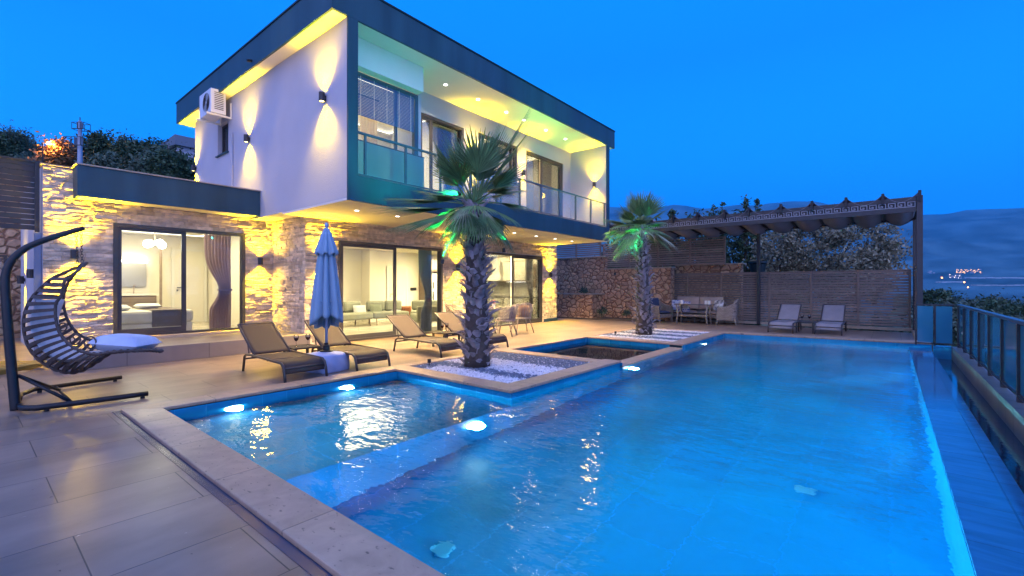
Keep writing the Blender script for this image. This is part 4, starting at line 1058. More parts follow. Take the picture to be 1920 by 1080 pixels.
# ================================================================ closed parasol
um = thing('parasol', 'closed blue canvas parasol between two brown loungers', 'parasol', (3.74,6.93,DZ))
b = MB(); b.tube([(0,0,.30),(0,0,2.27)], .021, 12); b.build('pole', M['pole_blue'], um, smooth=True)
b = MB(); b.lathe([(.012,2.262),(.03,2.28),(.034,2.31),(.022,2.345),(.001,2.355)], (0,0,0), 14); b.build('finial', M['pole_blue'], um, smooth=True)
b = MB()
def cano(u, v):
    a = 2*PI*u; z = 2.26 - (2.26-.78)*v
    rr = .03 + .20*v**.72
    if v > .93: rr *= 1-.55*(v-.93)
    f = 8
    fold = (.5+.5*math.cos(a*f + 2.2*v))
    r = rr*(.60+.52*fold**.7) 
    z -= .10*math.sin(a*1+.9)*v**3 + .05*fold*v**4
    tw = a + .35*v
    return (r*math.cos(tw), r*math.sin(tw), z)
b.grid(cano, 128, 30)
def flap(u, v):
    a = 2*PI*u; z = 2.20 - .34*v; f = 8; fold = (.5+.5*math.cos(a*f)); r = (.055+.105*v)*(.80+.35*fold); z -= .05*(1-fold)*v
    return (r*math.cos(a), r*math.sin(a), z)
b.grid(flap, 96, 8)
o = b.build('canopy', M['umbrella'], um, smooth=True); m_ = o.modifiers.new('thickness','SOLIDIFY'); m_.thickness = .004
b = MB(); b.tube([(.168*math.cos(a)*1.0,.168*math.sin(a),1.10) for a in [2*PI*k/24 for k in range(25)]], .006, 6); b.build('strap', M['umbrella'], um)
b = MB(); b.lathe([(.10,.30),(.10,.315),(.055,.325),(.052,.40),(.034,.405),(.034,.44),(.001,.44)], (0,0,0), 18); b.build('pole_socket', M['black_plastic'], um)
b = MB()
def bs(u, v):
    a = 2*PI*u; sq = (abs(math.cos(a))**5+abs(math.sin(a))**5)**(-1/5)
    if v < .15: r = .27*(v/.15)*.97; z = 0.0
    elif v < .8: t_ = (v-.15)/.65; r = .27+.012*math.sin(PI*t_); z = .27*t_
    else: t_ = (v-.8)/.2; r = .27*(1-t_); z = .27+.03*math.sin(t_*PI/2)
    w_ = .006*math.sin(a*7+z*25)
    return ((r+w_)*sq*math.cos(a), (r+w_)*sq*math.sin(a), z)
b.grid(bs, 64, 26); b.build('base', M['base_cover'], um, smooth=True)
b = MB(); b.box(-.12,-.30,.255,.16,-.10,.31); 
um.rotation_euler = (0,0,R(12))

# ================================================================ hanging chair
hc = thing('hanging_chair', 'crescent rattan hanging chair on a black curved stand', 'hanging chair', (.42,7.25,DZ))
hc0 = hc.location.copy()
FW = Vector((FC, FS, 0))
def hp(px, py, d=5.5): return atd(px, py, d) - hc0
stand = [(30,768,4.93),(28,752,4.93),(21,681,4.95),(12.3,576,4.97),(9.9,523,5.0),(20,491.5,5.05),(45.7,466.9,5.15),(81,451,5.26),(119.6,438.7,5.4),(157.6,427.4,5.5)]
def smooth_path(P, n=5):
    P = [Vector(p) for p in P]; out = []
    for i in range(len(P)-1):
        p0 = P[max(i-1,0)]; p1 = P[i]; p2 = P[i+1]; p3 = P[min(i+2,len(P)-1)]
        for k in range(n):
            t = k/n
            out.append(.5*((2*p1)+(-p0+p2)*t+(2*p0-5*p1+4*p2-p3)*t*t+(-p0+3*p1-3*p2+p3)*t**3))
    out.append(P[-1]); return out
sp = smooth_path([hp(*q) for q in stand], 5)
b = MB(); b.tube(sp, [.046 - .018*i/len(sp) for i in range(len(sp))], 12); b.build('stand_post', M['black_metal'], hc, smooth=True)
def W(x,y,z): return Vector((x,y,z+DZ)) - hc0
b = MB()
b.tube(smooth_path([W(.42,7.55,.05),W(.43,7.1,.05),W(.50,6.98,.05),W(.62,6.93,.05),W(1.45,6.86,.05)],4), .030, 10)
b.tube([W(.42,7.45,.05),W(.47,7.95,.05),W(.60,8.22,.05),W(1.47,8.38,.05)], .027, 10)
b.tube([W(.42,7.30,.36),W(.80,7.02,.05)], .018, 8); b.tube([W(.42,7.32,.36),W(.80,7.9,.05)], .018, 8)
b.tube([W(.80,7.0,.045),W(.80,8.2,.045)], .016, 8)
b.build('stand_foot', M['black_metal'], hc, smooth=True)
for (x,y) in ((1.40,6.865),(.6,6.935),(1.40,8.37),(.65,8.22)):
    b = MB(); b.lathe([(.022,.001),(.022,.03),(.001,.03)], W(x,y,.0), 10); b.build('rubber_foot', M['black_plastic'], hc)
# chains
def chain(p, q, n):
    b = MB()
    for i in range(n):
        c_ = p.lerp(q, (i+.5)/n); L_ = (q-p).length/n*.68
        ax = Vector((0,1,0)) if i % 2 else Vector((1,0,0))
        pts_ = [c_ + Vector((0,0,1))*L_*math.cos(a) + ax*.011*math.sin(a) for a in [2*PI*k/12 for k in range(13)]]
        b.tube(pts_, .0035, 5, cap=False)
    return b
chain(hp(143,439,5.48), hp(145,494,5.46), 11).build('chain', M['dark_metal'], hc)
chain(hp(152,436,5.52), hp(154,492,5.54), 11).build('chain', M['dark_metal'], hc)
# basket: spine, two rims, slats between
spine_px = [(163,493),(127,509),(97,523),(72,545),(54,567),(44,600.6),(48,636.7),(60.6,661.7),(85.6,684),(121.7,697.8),(152,695),(182.8,678),(207.8,661.7),(241,657.5),(280,656),(305,658)]
near_px = [(163,493),(141,511.7),(121.7,525.6),(116,553),(105,570),(105,597.8),(113,625.6),(132.8,647.8),(157.8,660),(185.6,664),(207.8,660),(241,658),(280,656),(305,658)]
far_px = [(163,493),(141,513),(126,535),(119,564),(126,597.8),(141,620),(160.6,633.9),(182.8,640.8),(198,648),(208,655),(241,655),(280,655),(305,658)]
def offs(t, w): return w*min(1, t*7)*min(1,(1-t)*4.5)
def rim(pxs, w, n=60):
    P = smooth_path([(p[0],p[1],0) for p in pxs], 8)
    # resample by length
    L_ = [0]
    for i in range(1,len(P)): L_.append(L_[-1]+(P[i]-P[i-1]).length)
    out = []
    for k in range(n+1):
        s_ = L_[-1]*k/n; i = 0
        while i < len(L_)-2 and L_[i+1] < s_: i += 1
        u = (s_-L_[i])/max(1e-6,L_[i+1]-L_[i]); q = P[i].lerp(P[i+1],u)
        out.append(hp(q.x, q.y, 5.5 + offs(k/n, w)))
    return out
SP = rim(spine_px, 0.0); NR = rim(near_px, -.27); FR = rim(far_px, .30)
def wrapped(path, r):
    b = MB(); b.tube(path, r*.72, 8)
    # two wrapped strands
    for ph in (0, PI):
        pts_ = []
        for i in range(len(path)*4-4):
            t = i/4; k = int(t); q = path[k].lerp(path[min(k+1,len(path)-1)], t-k)
            a = t*1.5+ph
            pts_.append(q + Vector((math.cos(a)*.5, math.cos(a)*-.3, math.sin(a)))*r*.75)
        b.tube(pts_, r*.45, 5)
    return b
wrapped(SP, .022).build('spine', M['rattan_dark'], hc, smooth=True)
wrapped(NR, .020).build('near_rim', M['rattan_dark'], hc, smooth=True)
wrapped(FR, .020).build('far_rim', M['rattan_dark'], hc, smooth=True)
for (RIM, nm) in ((NR,'near'),(FR,'far')):
    b = MB()
    for k in range(7, 44):
        if k % 2: continue
        a_, b2 = SP[k], RIM[k]
        a2, b3 = SP[k+1], RIM[k].lerp(RIM[k+1], .9)
        bow = FW*(-.07 if nm == 'near' else .07)
        def fn(u, v, a_=a_, b2=b2, a2=a2, b3=b3, bow=bow):
            p = a_.lerp(b2, u); q = a2.lerp(b3, u); return p.lerp(q, v) + bow*math.sin(PI*u)
        b.grid(fn, 6, 1)
    o = b.build('side_slats', M['rattan_dark'], hc); m_ = o.modifiers.new('thickness','SOLIDIFY'); m_.thickness = .008
# footrest weave across the two rims
b = MB()
for k in range(42, 60):
    a_ = NR[k]; c_ = FR[k]; b.tube([a_, (a_+c_)/2 - Vector((0,0,.02)), c_], .014, 6)
b.build('footrest', M['rattan_dark'], hc, smooth=True)
# decorative rings between rim and seat
for (px,py,rr) in ((169,642,.068),(141,636,.060),(133,638,.045),(118,613,.045)):
    c_ = hp(px,py,5.30); rt = Vector((FS,-FC,0))
    b = MB(); b.tube([c_ + rt*rr*math.cos(a)+Vector((0,0,1))*rr*math.sin(a) for a in [2*PI*k/24 for k in range(25)]], .008, 6, cap=False); b.build('ring', M['rattan_dark'], hc, smooth=True)
# seat cushion lying in the crescent
b = MB()
cush = smooth_path([hp(96,562,5.5),hp(84,600,5.5),hp(92,634,5.5),hp(116,660,5.5),hp(148,670,5.5),hp(190,660,5.5)],6)
for sg in (1,-1):
    def fn(u, v, sg=sg):
        i = u*(len(cush)-1); k = int(i); p = cush[k].lerp(cush[min(k+1,len(cush)-1)], i-k)
        tn = (cush[min(k+1,len(cush)-1)]-cush[max(k-1,0)]).normalized(); nr = tn.cross(FW).normalized()
        e = math.sqrt(max(0,1-(2*v-1)**4))*math.sqrt(max(0, 1-(2*u-1)**8))
        return p + FW*(v-.5)*.34 + nr*sg*.045*e
    b.grid(fn, 30, 10, flip=(sg<0))
b.build('seat_cushion', M['cushion_white'], hc, smooth=True)
b = MB(); b.cushion(hp(236,643,5.5),.56,.42,.20,puff=.75,n=10,rot=Matrix.Rotation(R(YAW-90),4,'Z') @ Matrix.Rotation(R(4),4,'Y'))
o = b.build('pillow', M['cushion_blue'], None, smooth=True, loc=hc0); tag(o, 'soft pale blue pillow on the foot of the hanging chair', 'pillow')

# garden hose coil
b = MB()
for i in range(5):
    rr = .30+.03*i; pts_ = [Vector((.40+rr*1.25*math.cos(a)+.02*math.sin(3*a+i), 10.6+rr*math.sin(a), DZ+.03+.02*i+.012*math.sin(5*a))) for a in [2*PI*k/36 for k in range(37)]]
    b.tube(pts_, .013, 6, cap=False)
tag(b.build('garden_hose', mat('yellow_hose', (.42,.30,.07), rough=.5), None, smooth=True), 'coiled yellow garden hose on the deck behind the hanging chair', 'hose')

# ================================================================ wicker seating by the fence
def wicker_shell(b, w, d, seat, arm, back, curve=.06):
    """outer woven tub: arms sweeping up into a backrest; opening towards -y"""
    def top(u):
        a = abs(u-.5)*2          # 1 at the front ends, 0 in the middle of the back
        return back - (back-arm)*min(1, max(0,(a-.30)/.45))**.8
    def path(u):
        # U-shaped plan, from front-left round the back to front-right
        L = d*2+w; s_ = u*L
        if s_ < d: x, y = -w/2, -d/2 + s_
        elif s_ < d+w: x, y = -w/2+(s_-d), d/2
        else: x, y = w/2, d/2-(s_-d-w)
        # round the corners
        return x, y
    def fn(u, v, off=0):
        x, y = path(u); r = .16
        if abs(x) > w/2-r and y > d/2-r:
            cx = math.copysign(w/2-r, x); cy = d/2-r; dx, dy = x-cx, y-cy; L_ = math.hypot(dx,dy) or 1; m_ = max(abs(dx),abs(dy)); 
            x, y = cx+dx/L_*r, cy+dy/L_*r
        z = .16+(top(u)-.16)*v
        lean = .07*v*v
        k = 1 - off/(w/2)
        bulge = 1+.05*math.sin(PI*v)
        return (x*k*bulge*(1+lean*.6), y*k+ (lean if y > 0 else lean*.2), z)
    b.grid(lambda u, v: fn(u, v), 48, 12)
    b.grid(lambda u, v: fn(u, v, .05), 48, 12, flip=True)
    rim_ = [tuple((Vector(fn(i/48,1))+Vector(fn(i/48,1,.05)))/2) for i in range(49)]
    return rim_
def armchair(x, y, rz, label, cush):
    t = thing('wicker_armchair', label, 'armchair', (x,y,DZ), rz, 'wicker armchairs by the slatted fence')
    b = MB(); rim_ = wicker_shell(b, .70, .62, .36, .60, .88); b.build('wicker_body', M['rattan_light'], t, smooth=True)
    b = MB(); b.tube(rim_, .022, 8); b.build('rim', M['wicker_rod'], t, smooth=True)
    b = MB(); b.box(-.31,-.31,.16,.31,.26,.30); b.build('seat_base', M['rattan_light'], t, bevel=.02)
    for sx in (-1,1):
        for sy in (-1,1):
            b = MB(); b.tube([(sx*.31,sy*.27,.20),(sx*.34,sy*.31,0)], [.022,.016], 8); b.build('leg', M['wicker_rod'], t, smooth=True)
    b = MB(); b.cushion((0,-.03,.36),.56,.56,.12); b.build('seat_cushion', cush, t, smooth=True)
    b = MB(); b.cushion((0,.25,.66),.50,.46,.13,rot=Matrix.Rotation(R(78),4,'X')); b.build('back_cushion', cush, t, smooth=True)
    return t
armchair(16.95, 6.75, R(-20), 'wicker armchair with navy cushions by the rubble wall', M['cushion_navy'])
armchair(17.20, 4.42, R(188), 'wicker armchair with grey cushion at the right of the wicker table', mat('grey_cushion',(.30,.30,.34),rough=.9))
sf = thing('wicker_sofa', 'wicker sofa with taupe cushions against the slatted fence', 'sofa', (17.75,5.62,DZ), R(-90))
b = MB(); rim_ = wicker_shell(b, 1.95, .66, .36, .58, .90); b.build('wicker_body', M['rattan_light'], sf, smooth=True)
b = MB(); b.tube(rim_, .024, 8); b.build('rim', M['wicker_rod'], sf, smooth=True)
b = MB(); b.box(-.92,-.33,.18,.92,.28,.30); b.build('seat_base', M['rattan_light'], sf, bevel=.02)
for sx in (-.88,0,.88):
    for sy in (-.3,.3): b = MB(); b.tube([(sx,sy,.2),(sx*1.01,sy*1.05,0)], [.024,.018], 8); b.build('leg', M['wicker_rod'], sf)
for s in (-1,1):
    b = MB(); b.cushion((s*.45,-.05,.36),.88,.60,.14); b.build('seat_cushion', M['cushion_taupe'], sf, smooth=True)
    b = MB(); b.cushion((s*.43,.22,.72),.84,.48,.16,rot=Matrix.Rotation(R(76),4,'X')); b.build('back_cushion', M['cushion_taupe'], sf, smooth=True)
bw = brick_mat('blue_white_pattern', ((.60,.62,.70),(.05,.10,.35)), (.6,.6,.7), .09,.07,.01, plane='xz', rough=.9)
for (x,y,z,rz,lab,m_) in ((17.45,6.25,.60,-70,'white and blue patterned cushion at the left end of the wicker sofa',bw),(17.30,5.95,.55,-95,'blue and white patterned cushion on the sofa behind the wicker table',bw),(17.48,4.80,.62,-120,'black and white cushion at the right end of the wicker sofa',mat('black_white_cushion',(.5,.5,.5),rough=.9,var=.95,vscale=9))):
    b = MB(); b.cushion((0,0,0),.44,.40,.13,rot=Matrix.Rotation(R(75),4,'X')); o = b.build('cushion', m_, None, smooth=True, loc=(x,y,z)); o.rotation_euler = (0,0,R(rz)); tag(o, lab, 'cushion')
tb = thing('wicker_table', 'long wicker table with a glass top and candles', 'table', (17.0,5.52,DZ), R(90))
b = MB(); b.box(-.62,-.26,.67,.62,.26,.70); b.build('table_top', mat('grey_table_slats',(.17,.15,.14),rough=.5,var=.15,vscale=8), tb, bevel=.008)
for sx in (-1,1):
    for sy in (-1,1): b = MB(); b.tube([(sx*.54,sy*.22,.668),(sx*.50,sy*.20,.34),(sx*.54,sy*.23,0)], [.03,.026,.032], 8); b.build('leg', M['wicker_rod'], tb, smooth=True)
b = MB(); b.box(-.50,-.20,.26,.50,.20,.30); b.build('lower_shelf', M['rattan_light'], tb, bevel=.01)
for (x,y,lab) in ((16.95,5.92,'single white candle at the left of the wicker table'),(16.98,5.08,'left candle of the pair on the wicker table'),(16.94,4.96,'right candle of the pair on the wicker table')):
    t = thing('candle', lab, 'candle', (x,y,DZ+.701), 0, 'white candles in glass jars on the wicker table')
    b = MB(); b.lathe([(.05,0),(.05,.13),(.046,.13),(.046,.09)], (0,0,0), 16, cap=False); b.build('jar', M['white_gloss'], t, smooth=False)
    b = MB(); b.lathe([(.001,.02),(.045,.02),(.045,.10),(.001,.105)], (0,0,0), 14); b.tube([(0,0,.105),(0,0,.12)], .002, 5); b.build('wax', M['cushion_white'], t)

# ================================================================ dining set outside the kitchen
def dining_chair(x, y, rz, label, cush):
    t = thing('rattan_chair', label, 'chair', (x,y,DZ), rz, 'rattan dining chairs')
    rod = mat('chair_rod', (.30,.24,.21), rough=.6, var=.2, vscale=20) if 'chair_rod' not in M else M['chair_rod']; M['chair_rod'] = rod
    def ringpt(a, z):
        k = (z-.44)/.42; r = .27+.05*k
        return (r*math.sin(a), r*math.cos(a)*.95+.02+.05*k, z)
    b = MB()
    for i in range(11):
        z = .45+i*.036; am = R(118) if z < .66 else R(118)*max(.35,(1-((z-.66)/.26)**1.5*.65))
        b.tube([ringpt(-am+2*am*k/20, z) for k in range(21)], .0105, 5)
    b.build('woven_bands', rod, t, smooth=True)
    b = MB()
    am = R(118)
    for i in range(17):
        a = -am+2*am*i/16; zt = .66 if abs(a) > R(75) else .66+.20*math.cos(a/R(75)*PI/2)
        b.tube([ringpt(a,.43),ringpt(a,(zt+.43)/2),ringpt(a,zt)], .0095, 5)
    tops = []
    for i in range(33):
        a = -am+2*am*i/32; zt = .66 if abs(a) > R(75) else .66+.20*math.cos(a/R(75)*PI/2); tops.append(ringpt(a, zt))
    b.tube(tops, .017, 6); b.build('back_rods', rod, t, smooth=True)
    b = MB(); b.lathe([(.001,.40),(.27,.40),(.28,.42),(.27,.445),(.001,.445)], (0,.02,0), 22); b.build('seat', rod, t, smooth=False)
    for (sx,sy) in ((-1,-1),(1,-1),(-1,1),(1,1)):
        b = MB(); b.tube([(sx*.17,sy*.15+.02,.41),(sx*.27,sy*.26+.02,0)], [.017,.011], 8); b.build('leg', rod, t, smooth=True)
    b = MB(); b.cushion((0,-.0,.475),.42,.42,.07); b.cushion((0,.20,.62),.36,.34,.08,rot=Matrix.Rotation(R(80),4,'X')); b.build('chair_cushion', cush, t, smooth=True)
    return t
gc = mat('slate_chair_cushion',(.11,.11,.14),rough=.9); oc = mat('ochre_chair_cushion',(.42,.20,.06),rough=.9); cc = mat('sand_chair_cushion',(.42,.30,.17),rough=.9)
dining_chair(9.42, 8.05, R(205), 'rattan dining chair with slate cushion just right of the thick palm', gc)
dining_chair(10.45, 8.28, R(150), 'rattan dining chair with ochre cushion nearest the kitchen door', oc)
dining_chair(8.75, 9.15, R(40), 'rattan dining chair with sand cushion left of the thick palm', cc)
dt = thing('dining_table', 'round outdoor dining table half hidden by the thick palm', 'table', (9.45,8.95,DZ))
b = MB(); b.lathe([(.001,.70),(.50,.70),(.52,.715),(.52,.735),(.50,.745),(.001,.745)], (0,0,0), 32); b.build('table_top', M['cap'], dt)
for k in range(4):
    a = PI/4+k*PI/2; b = MB(); b.tube([(.15*math.cos(a),.15*math.sin(a),.70),(.42*math.cos(a),.42*math.sin(a),0)], .02, 8); b.build('leg', M['table_metal'], dt)
fl = thing('flower_pot', 'small pot of pink flowers on the outdoor dining table', 'flowers', (9.75,8.75,DZ+.746))
b = MB(); b.lathe([(.04,0),(.055,.09),(.05,.09),(.04,.06)], (0,0,0), 14); b.build('pot', M['white_gloss'], fl)
b = MB(); rr_ = random.Random(5)
for i in range(70):
    a = rr_.uniform(0,2*PI); r = rr_.uniform(0,.10); z = .10+rr_.uniform(.0,.09)*(1.2-r*6)
    x,y = r*math.cos(a), r*math.sin(a); s_ = .022
    b.add([(x-s_,y,z),(x,y-s_,z+.008),(x+s_,y,z+.004),(x,y+s_,z+.012)],[(0,1,2,3)])
b.build('blossom', mat('pink_blossom',(.65,.06,.16),rough=.7,island=.3), fl)

# ================================================================ pergola
pg = thing('pergola', 'dark pergola with a greek key fascia and scalloped blue canopy', 'pergola', (15.25,-.55,DZ))
P0 = Vector(pg.location)
def PG(x0,y0,z0,x1,y1,z1,nm,m=M['dark_metal'],bv=.004):
    b = MB(); b.box(x0-P0.x,y0-P0.y,z0-P0.z,x1-P0.x,y1-P0.y,z1-P0.z); return b.build(nm, m, pg, bevel=bv)
PGX = 15.25; PGB = 18.05; PZ0, PZ1 = 3.17, 3.55; PYE = 8.6
PG(PGX-.055,-.61,DZ,PGX+.055,-.49,PZ1+.02,'post')
PG(PGB-.05,-.60,DZ,PGB+.05,-.50,3.30,'post'); PG(PGB-.05,3.56,DZ,PGB+.05,3.66,3.30,'post'); PG(17.2,7.40,DZ,17.28,7.48,3.30,'post')
PG(PGB-.04,-.50,3.26,PGB+.04,PYE,3.40,'rear_beam')
# front fascia: two flat rails with the key pattern between them
PG(PGX-.02,-.49,PZ1-.11,PGX+.02,PYE,PZ1,'fascia_rail'); PG(PGX-.02,-.49,PZ0,PGX+.02,PYE,PZ0+.12,'fascia_rail')
PG(PGX+.03,-.49,PZ0+.02,PGX+.09,PYE,PZ1-.03,'front_beam', M['black_metal'])
b = MB(); th = .014; z0_, z1_ = PZ0+.128, PZ1-.118; hh = z1_-z0_; ux = .19
y = -.47; i = 0
def kb(y0_,za,y1_,zb): b.box(PGX-.016-P0.x, y0_-P0.y, za-P0.z, PGX-.004-P0.x, y1_-P0.y, zb-P0.z)
while y < PYE-.2:
    kb(y, z0_, y+th, z1_); kb(y+th, z1_-th, y+ux*.78, z1_); kb(y+ux*.78-th, z0_+hh*.25, y+ux*.78, z1_-th)
    kb(y+ux*.32, z0_+hh*.25, y+ux*.78-th, z0_+hh*.25+th); kb(y+ux*.32, z0_+hh*.25+th, y+ux*.32+th, z0_+hh*.62); kb(y+ux*.32+th, z0_+hh*.62-th, y+ux*.56, z0_+hh*.62)
    kb(y+th, z0_, y+ux, z0_+th)
    y += ux
b.build('greek_key_band', mat('pale_key_metal', (.34,.36,.42), rough=.4), pg)
# rafters with raised ends
ys = [-.55,.16,.93,1.70,2.46,3.31,3.99,4.8,5.6,6.4,7.2,8.0]
for k, y in enumerate(ys):
    b = MB(); b.box(PGX-.10-P0.x, y-.03-P0.y, 3.42-P0.z, PGX+.10-P0.x, y+.03-P0.y, 3.69-P0.z)
    b.tube([Vector((PGX,y,3.50))-P0, Vector((PGB+.2,y,3.30))-P0], .035, 6); b.build('rafter', M['black_metal'], pg)
b = MB()
def canopy(u, v):
    i_ = v*(len(ys)-1); k = min(int(i_), len(ys)-2); f = i_-k
    y = ys[k]+(ys[k+1]-ys[k])*f
    z = 3.68 - .34*u - .24*math.sin(PI*f)*(1-.2*u) + .012*math.sin(9*u+3*k)
    return (PGX-.02+(PGB+.2-PGX)*u-P0.x, y-P0.y, z-P0.z)
b.grid(canopy, 10, (len(ys)-1)*8)
o = b.build('canopy_cloth', mat('blue_grey_canopy', (.30,.30,.34), rough=.8, var=.08, vscale=3), pg, smooth=True); m_ = o.modifiers.new('thickness','SOLIDIFY'); m_.thickness = .006

# ================================================================ fences and walls
def slat_fence(name, label, axis, pos, a0, a1, z0, z1, posts, m=M['slat'], pitch=.086, cap=True, depth=.03):
    """horizontal slats between posts, along y (axis 'x') or x (axis 'y')"""
    t = thing(name, label, 'fence', (pos,a0,0) if axis=='x' else (a0,pos,0)); L0 = Vector(t.location)
    def B(b, u0, v0, zz0, u1, v1, zz1):  # u along, v across
        if axis == 'x': b.box(pos+v0-L0.x, u0-L0.y, zz0, pos+v1-L0.x, u1-L0.y, zz1)
        else: b.box(u0-L0.x, pos+v0-L0.y, zz0, u1-L0.x, pos+v1-L0.y, zz1)
    pts_ = sorted(posts)
    for p in pts_:
        b = MB(); B(b, p-.03, -.035, z0, p+.03, .035, z1); b.build('post', m, t, bevel=.003)
    for i in range(len(pts_)-1):
        b = MB(); z = z0+.03
        while z < z1-.05:
            if axis == 'x': 
                x0_, x1_ = pos-.012-L0.x, pos+.02-L0.x; y0_, y1_ = pts_[i]+.031-L0.y, pts_[i+1]-.031-L0.y
                b.add([(x0_,y0_,z),(x0_,y1_,z),(x0_+.008,y1_,z+.056),(x0_+.008,y0_,z+.056),(x1_,y0_,z+.008),(x1_,y1_,z+.008),(x1_+.0,y1_,z+.064),(x1_+.0,y0_,z+.064)],[(0,3,2,1),(4,5,6,7),(0,1,5,4),(3,7,6,2),(0,4,7,3),(1,2,6,5)])
            else:
                B(b, pts_[i]+.031, -.012, z, pts_[i+1]-.031, .018, z+.052 if pitch < .09 else z+.085)
            z += pitch
        b.build('slat_panel', m, t)
    if cap: b = MB(); B(b, a0-.03, -.04, z1+.001, a1+.03, .04, z1+.03); b.build('cap_rail', m, t)
    return t
FXX = 18.2
def fy(px): 
    r = ray(px, 550); return r[1]*FXX/r[0]
fp = [fy(p) for p in (1260,1289.7,1352.7,1420,1442.4,1521,1609,1706)]
slat_fence('slatted_fence', 'long brown horizontal slat fence behind the wicker seats and grey loungers', 'x', FXX, min(fp), max(fp), .06, 1.79, fp)
slat_fence('slatted_fence', 'short brown slat screen running back from the end post of the pergola', 'y', -.55, 15.33, 18.15, .02, 1.80, [15.36,16.3,17.2,18.12])
b = MB(); b.box(FXX-.12,-.62,DZ,FXX+.1,6.8,.055); b.box(15.35,-.70,DZ,FXX-.121,-.46,.015); tag(b.build('fence_kerb', M['cap'], None, bevel=.004), 'pale stone kerb under the long brown slat fence', 'kerb')
WX = 17.6
rw = thing('rubble_wall', 'stepped retaining wall of rough pinkish rubble stone', 'wall', (WX,9,0))
b = MB(); b.box(0,2.0-.0-1.5+.0,-.1,.4,2.9,2.56); b.box(0,-2.42,-.1,.4,.498,2.02)
b.v = [(x,y,z) for x,y,z in b.v]
b.build('wall', M['rubble'], rw)
b = MB(); b.box(.75,-4.75,-.1,1.1,-2.30,2.12); b.build('wall', M['rubble'], rw)
b = MB(); b.box(-.05,.45,2.562,.45,2.9,2.62); b.box(-.05,-2.45,2.022,.45,.448,2.08); b.box(.70,-4.85,2.122,1.15,-2.32,2.17); b.build('wall_cap', M['cap'], rw, bevel=.006)
# raised bed in front of the wall, left
rb = thing('raised_bed', 'low raised bed of rubble stone with a pale cap', 'planter', (16.6,10.6,0))
b = MB(); b.box(0,-1.15,-.1,.35,1.4,.96); b.box(.351,-1.15,-.1,.98,-.85,.96); b.build('wall', M['rubble'], rb)
b = MB(); b.box(-.05,-1.2,.962,.40,1.4,1.02); b.box(.401,-1.2,.962,.99,-.8,1.02); b.build('wall_cap', M['cap'], rb, bevel=.006)
b = MB(); b.box(.36,-.84,.5,.98,1.4,.9); b.build('soil', M['bark'], rb)
b = MB(); b.box(16.3,6.8,DZ+.002,17.58,12,.0); tag(b.build('ground', mat('planting_soil', (.10,.075,.055), rough=.9, var=.4, vscale=8, bump=.02, bscale=14)), 'strip of earth at the foot of the rubble wall', None, None, 'structure')
WU = 17.8
def fyu(px, X_=WU):
    r = ray(px, 460); return r[1]*X_/r[0]
slat_fence('slatted_fence', 'upper brown slat fence on the higher step of the rubble wall', 'x', WU, fyu(1127.5), fyu(1040), 2.64, 3.27, [fyu(1126),fyu(1080.6),fyu(1040)])
slat_fence('slatted_fence', 'upper brown slat fence on the long lower step of the rubble wall', 'x', WU+.001, fyu(1358.8), fyu(1127.5)-.07, 2.10, 3.10, [fyu(1358.8),fyu(1294),fyu(1233.8),fyu(1180),fyu(1129)-.07])
# left: dark screen above the side passage, gate wall behind
ls = slat_fence('slatted_screen', 'dark charcoal slatted screen above the side passage at the far left', 'y', 11.80, -1.6, .93, 2.28, 3.52, [-1.57,-.35,.90], M['slat_dark'], pitch=.095)
b = MB(); b.box(.86,11.76,-.03,.955,11.84,2.27); tag(b.build('gate_post', mat('blue_grey_post',(.16,.20,.30),rough=.5), None, bevel=.004), 'blue grey post at the left corner of the stone wall', 'post')
pw = thing('rubble_wall', 'dark rubble wall closing the side passage at the far left', 'wall', (-3,17.5,0))
b = MB(); b.box(0,0,-.1,4.2,.4,4.2); b.build('wall', M['rubble'], pw)
gt = thing('glass_gate', 'frosted glass gate at the back of the side passage', 'gate', (.2,16.6,DZ))
b = MB(); b.box(-.5,-.03,0,-.44,.03,2.1); b.box(.5,-.03,0,.56,.03,2.1); b.box(-.44,-.03,2.04,.5,.03,2.1); b.build('gate_frame', M['frame_metal'], gt)
b = MB(); b.box(-.43,-.01,.05,.49,.0,2.03); b.build('pane', M['glass'], gt)

# glass fence along the kerb
gf = thing('glass_fence', 'dark metal fence with blue glass panes along the outer edge of the pool', 'fence', (13.6,-1.12,0))
G0 = Vector(gf.location)
b = MB(); b.box(-2-G0.x,-.035,.885,.03,.035,.925); b.build('top_rail', M['blue_frame'], gf, bevel=.004)
b = MB(); b.box(-2-G0.x,-.025,.06,.0,.025,.085); b.build('bottom_rail', M['dark_metal'], gf)
for k in range(15):
    x = -k*1.0
    b = MB(); b.box(x-.03,-.03,.001,x+.03,.03,.884); b.build('post', M['dark_metal'], gf, bevel=.003)
    b = MB(); b.box(x-.96,-.006,.10,x-.04,.006,.87); b.build('pane', M['fence_glass'], gf)
ge = thing('glass_fence', 'short end run of blue glass fence meeting the pergola post', 'fence', (13.68,-1.05,0))
b = MB(); b.box(-.02,.0,.885,.02,.62,.915); b.box(-.02,.0,.04,.02,.62,.06); b.build('top_rail', M['dark_metal'], ge)
for yy in (.31,.62): b = MB(); b.box(-.02,yy-.015,.0,.02,yy+.015,.884); b.build('post', M['dark_metal'], ge)
for yy in (.03,.335): b = MB(); b.box(-.005,yy,.07,.005,yy+.26,.87); b.build('pane', M['fence_glass'], ge)
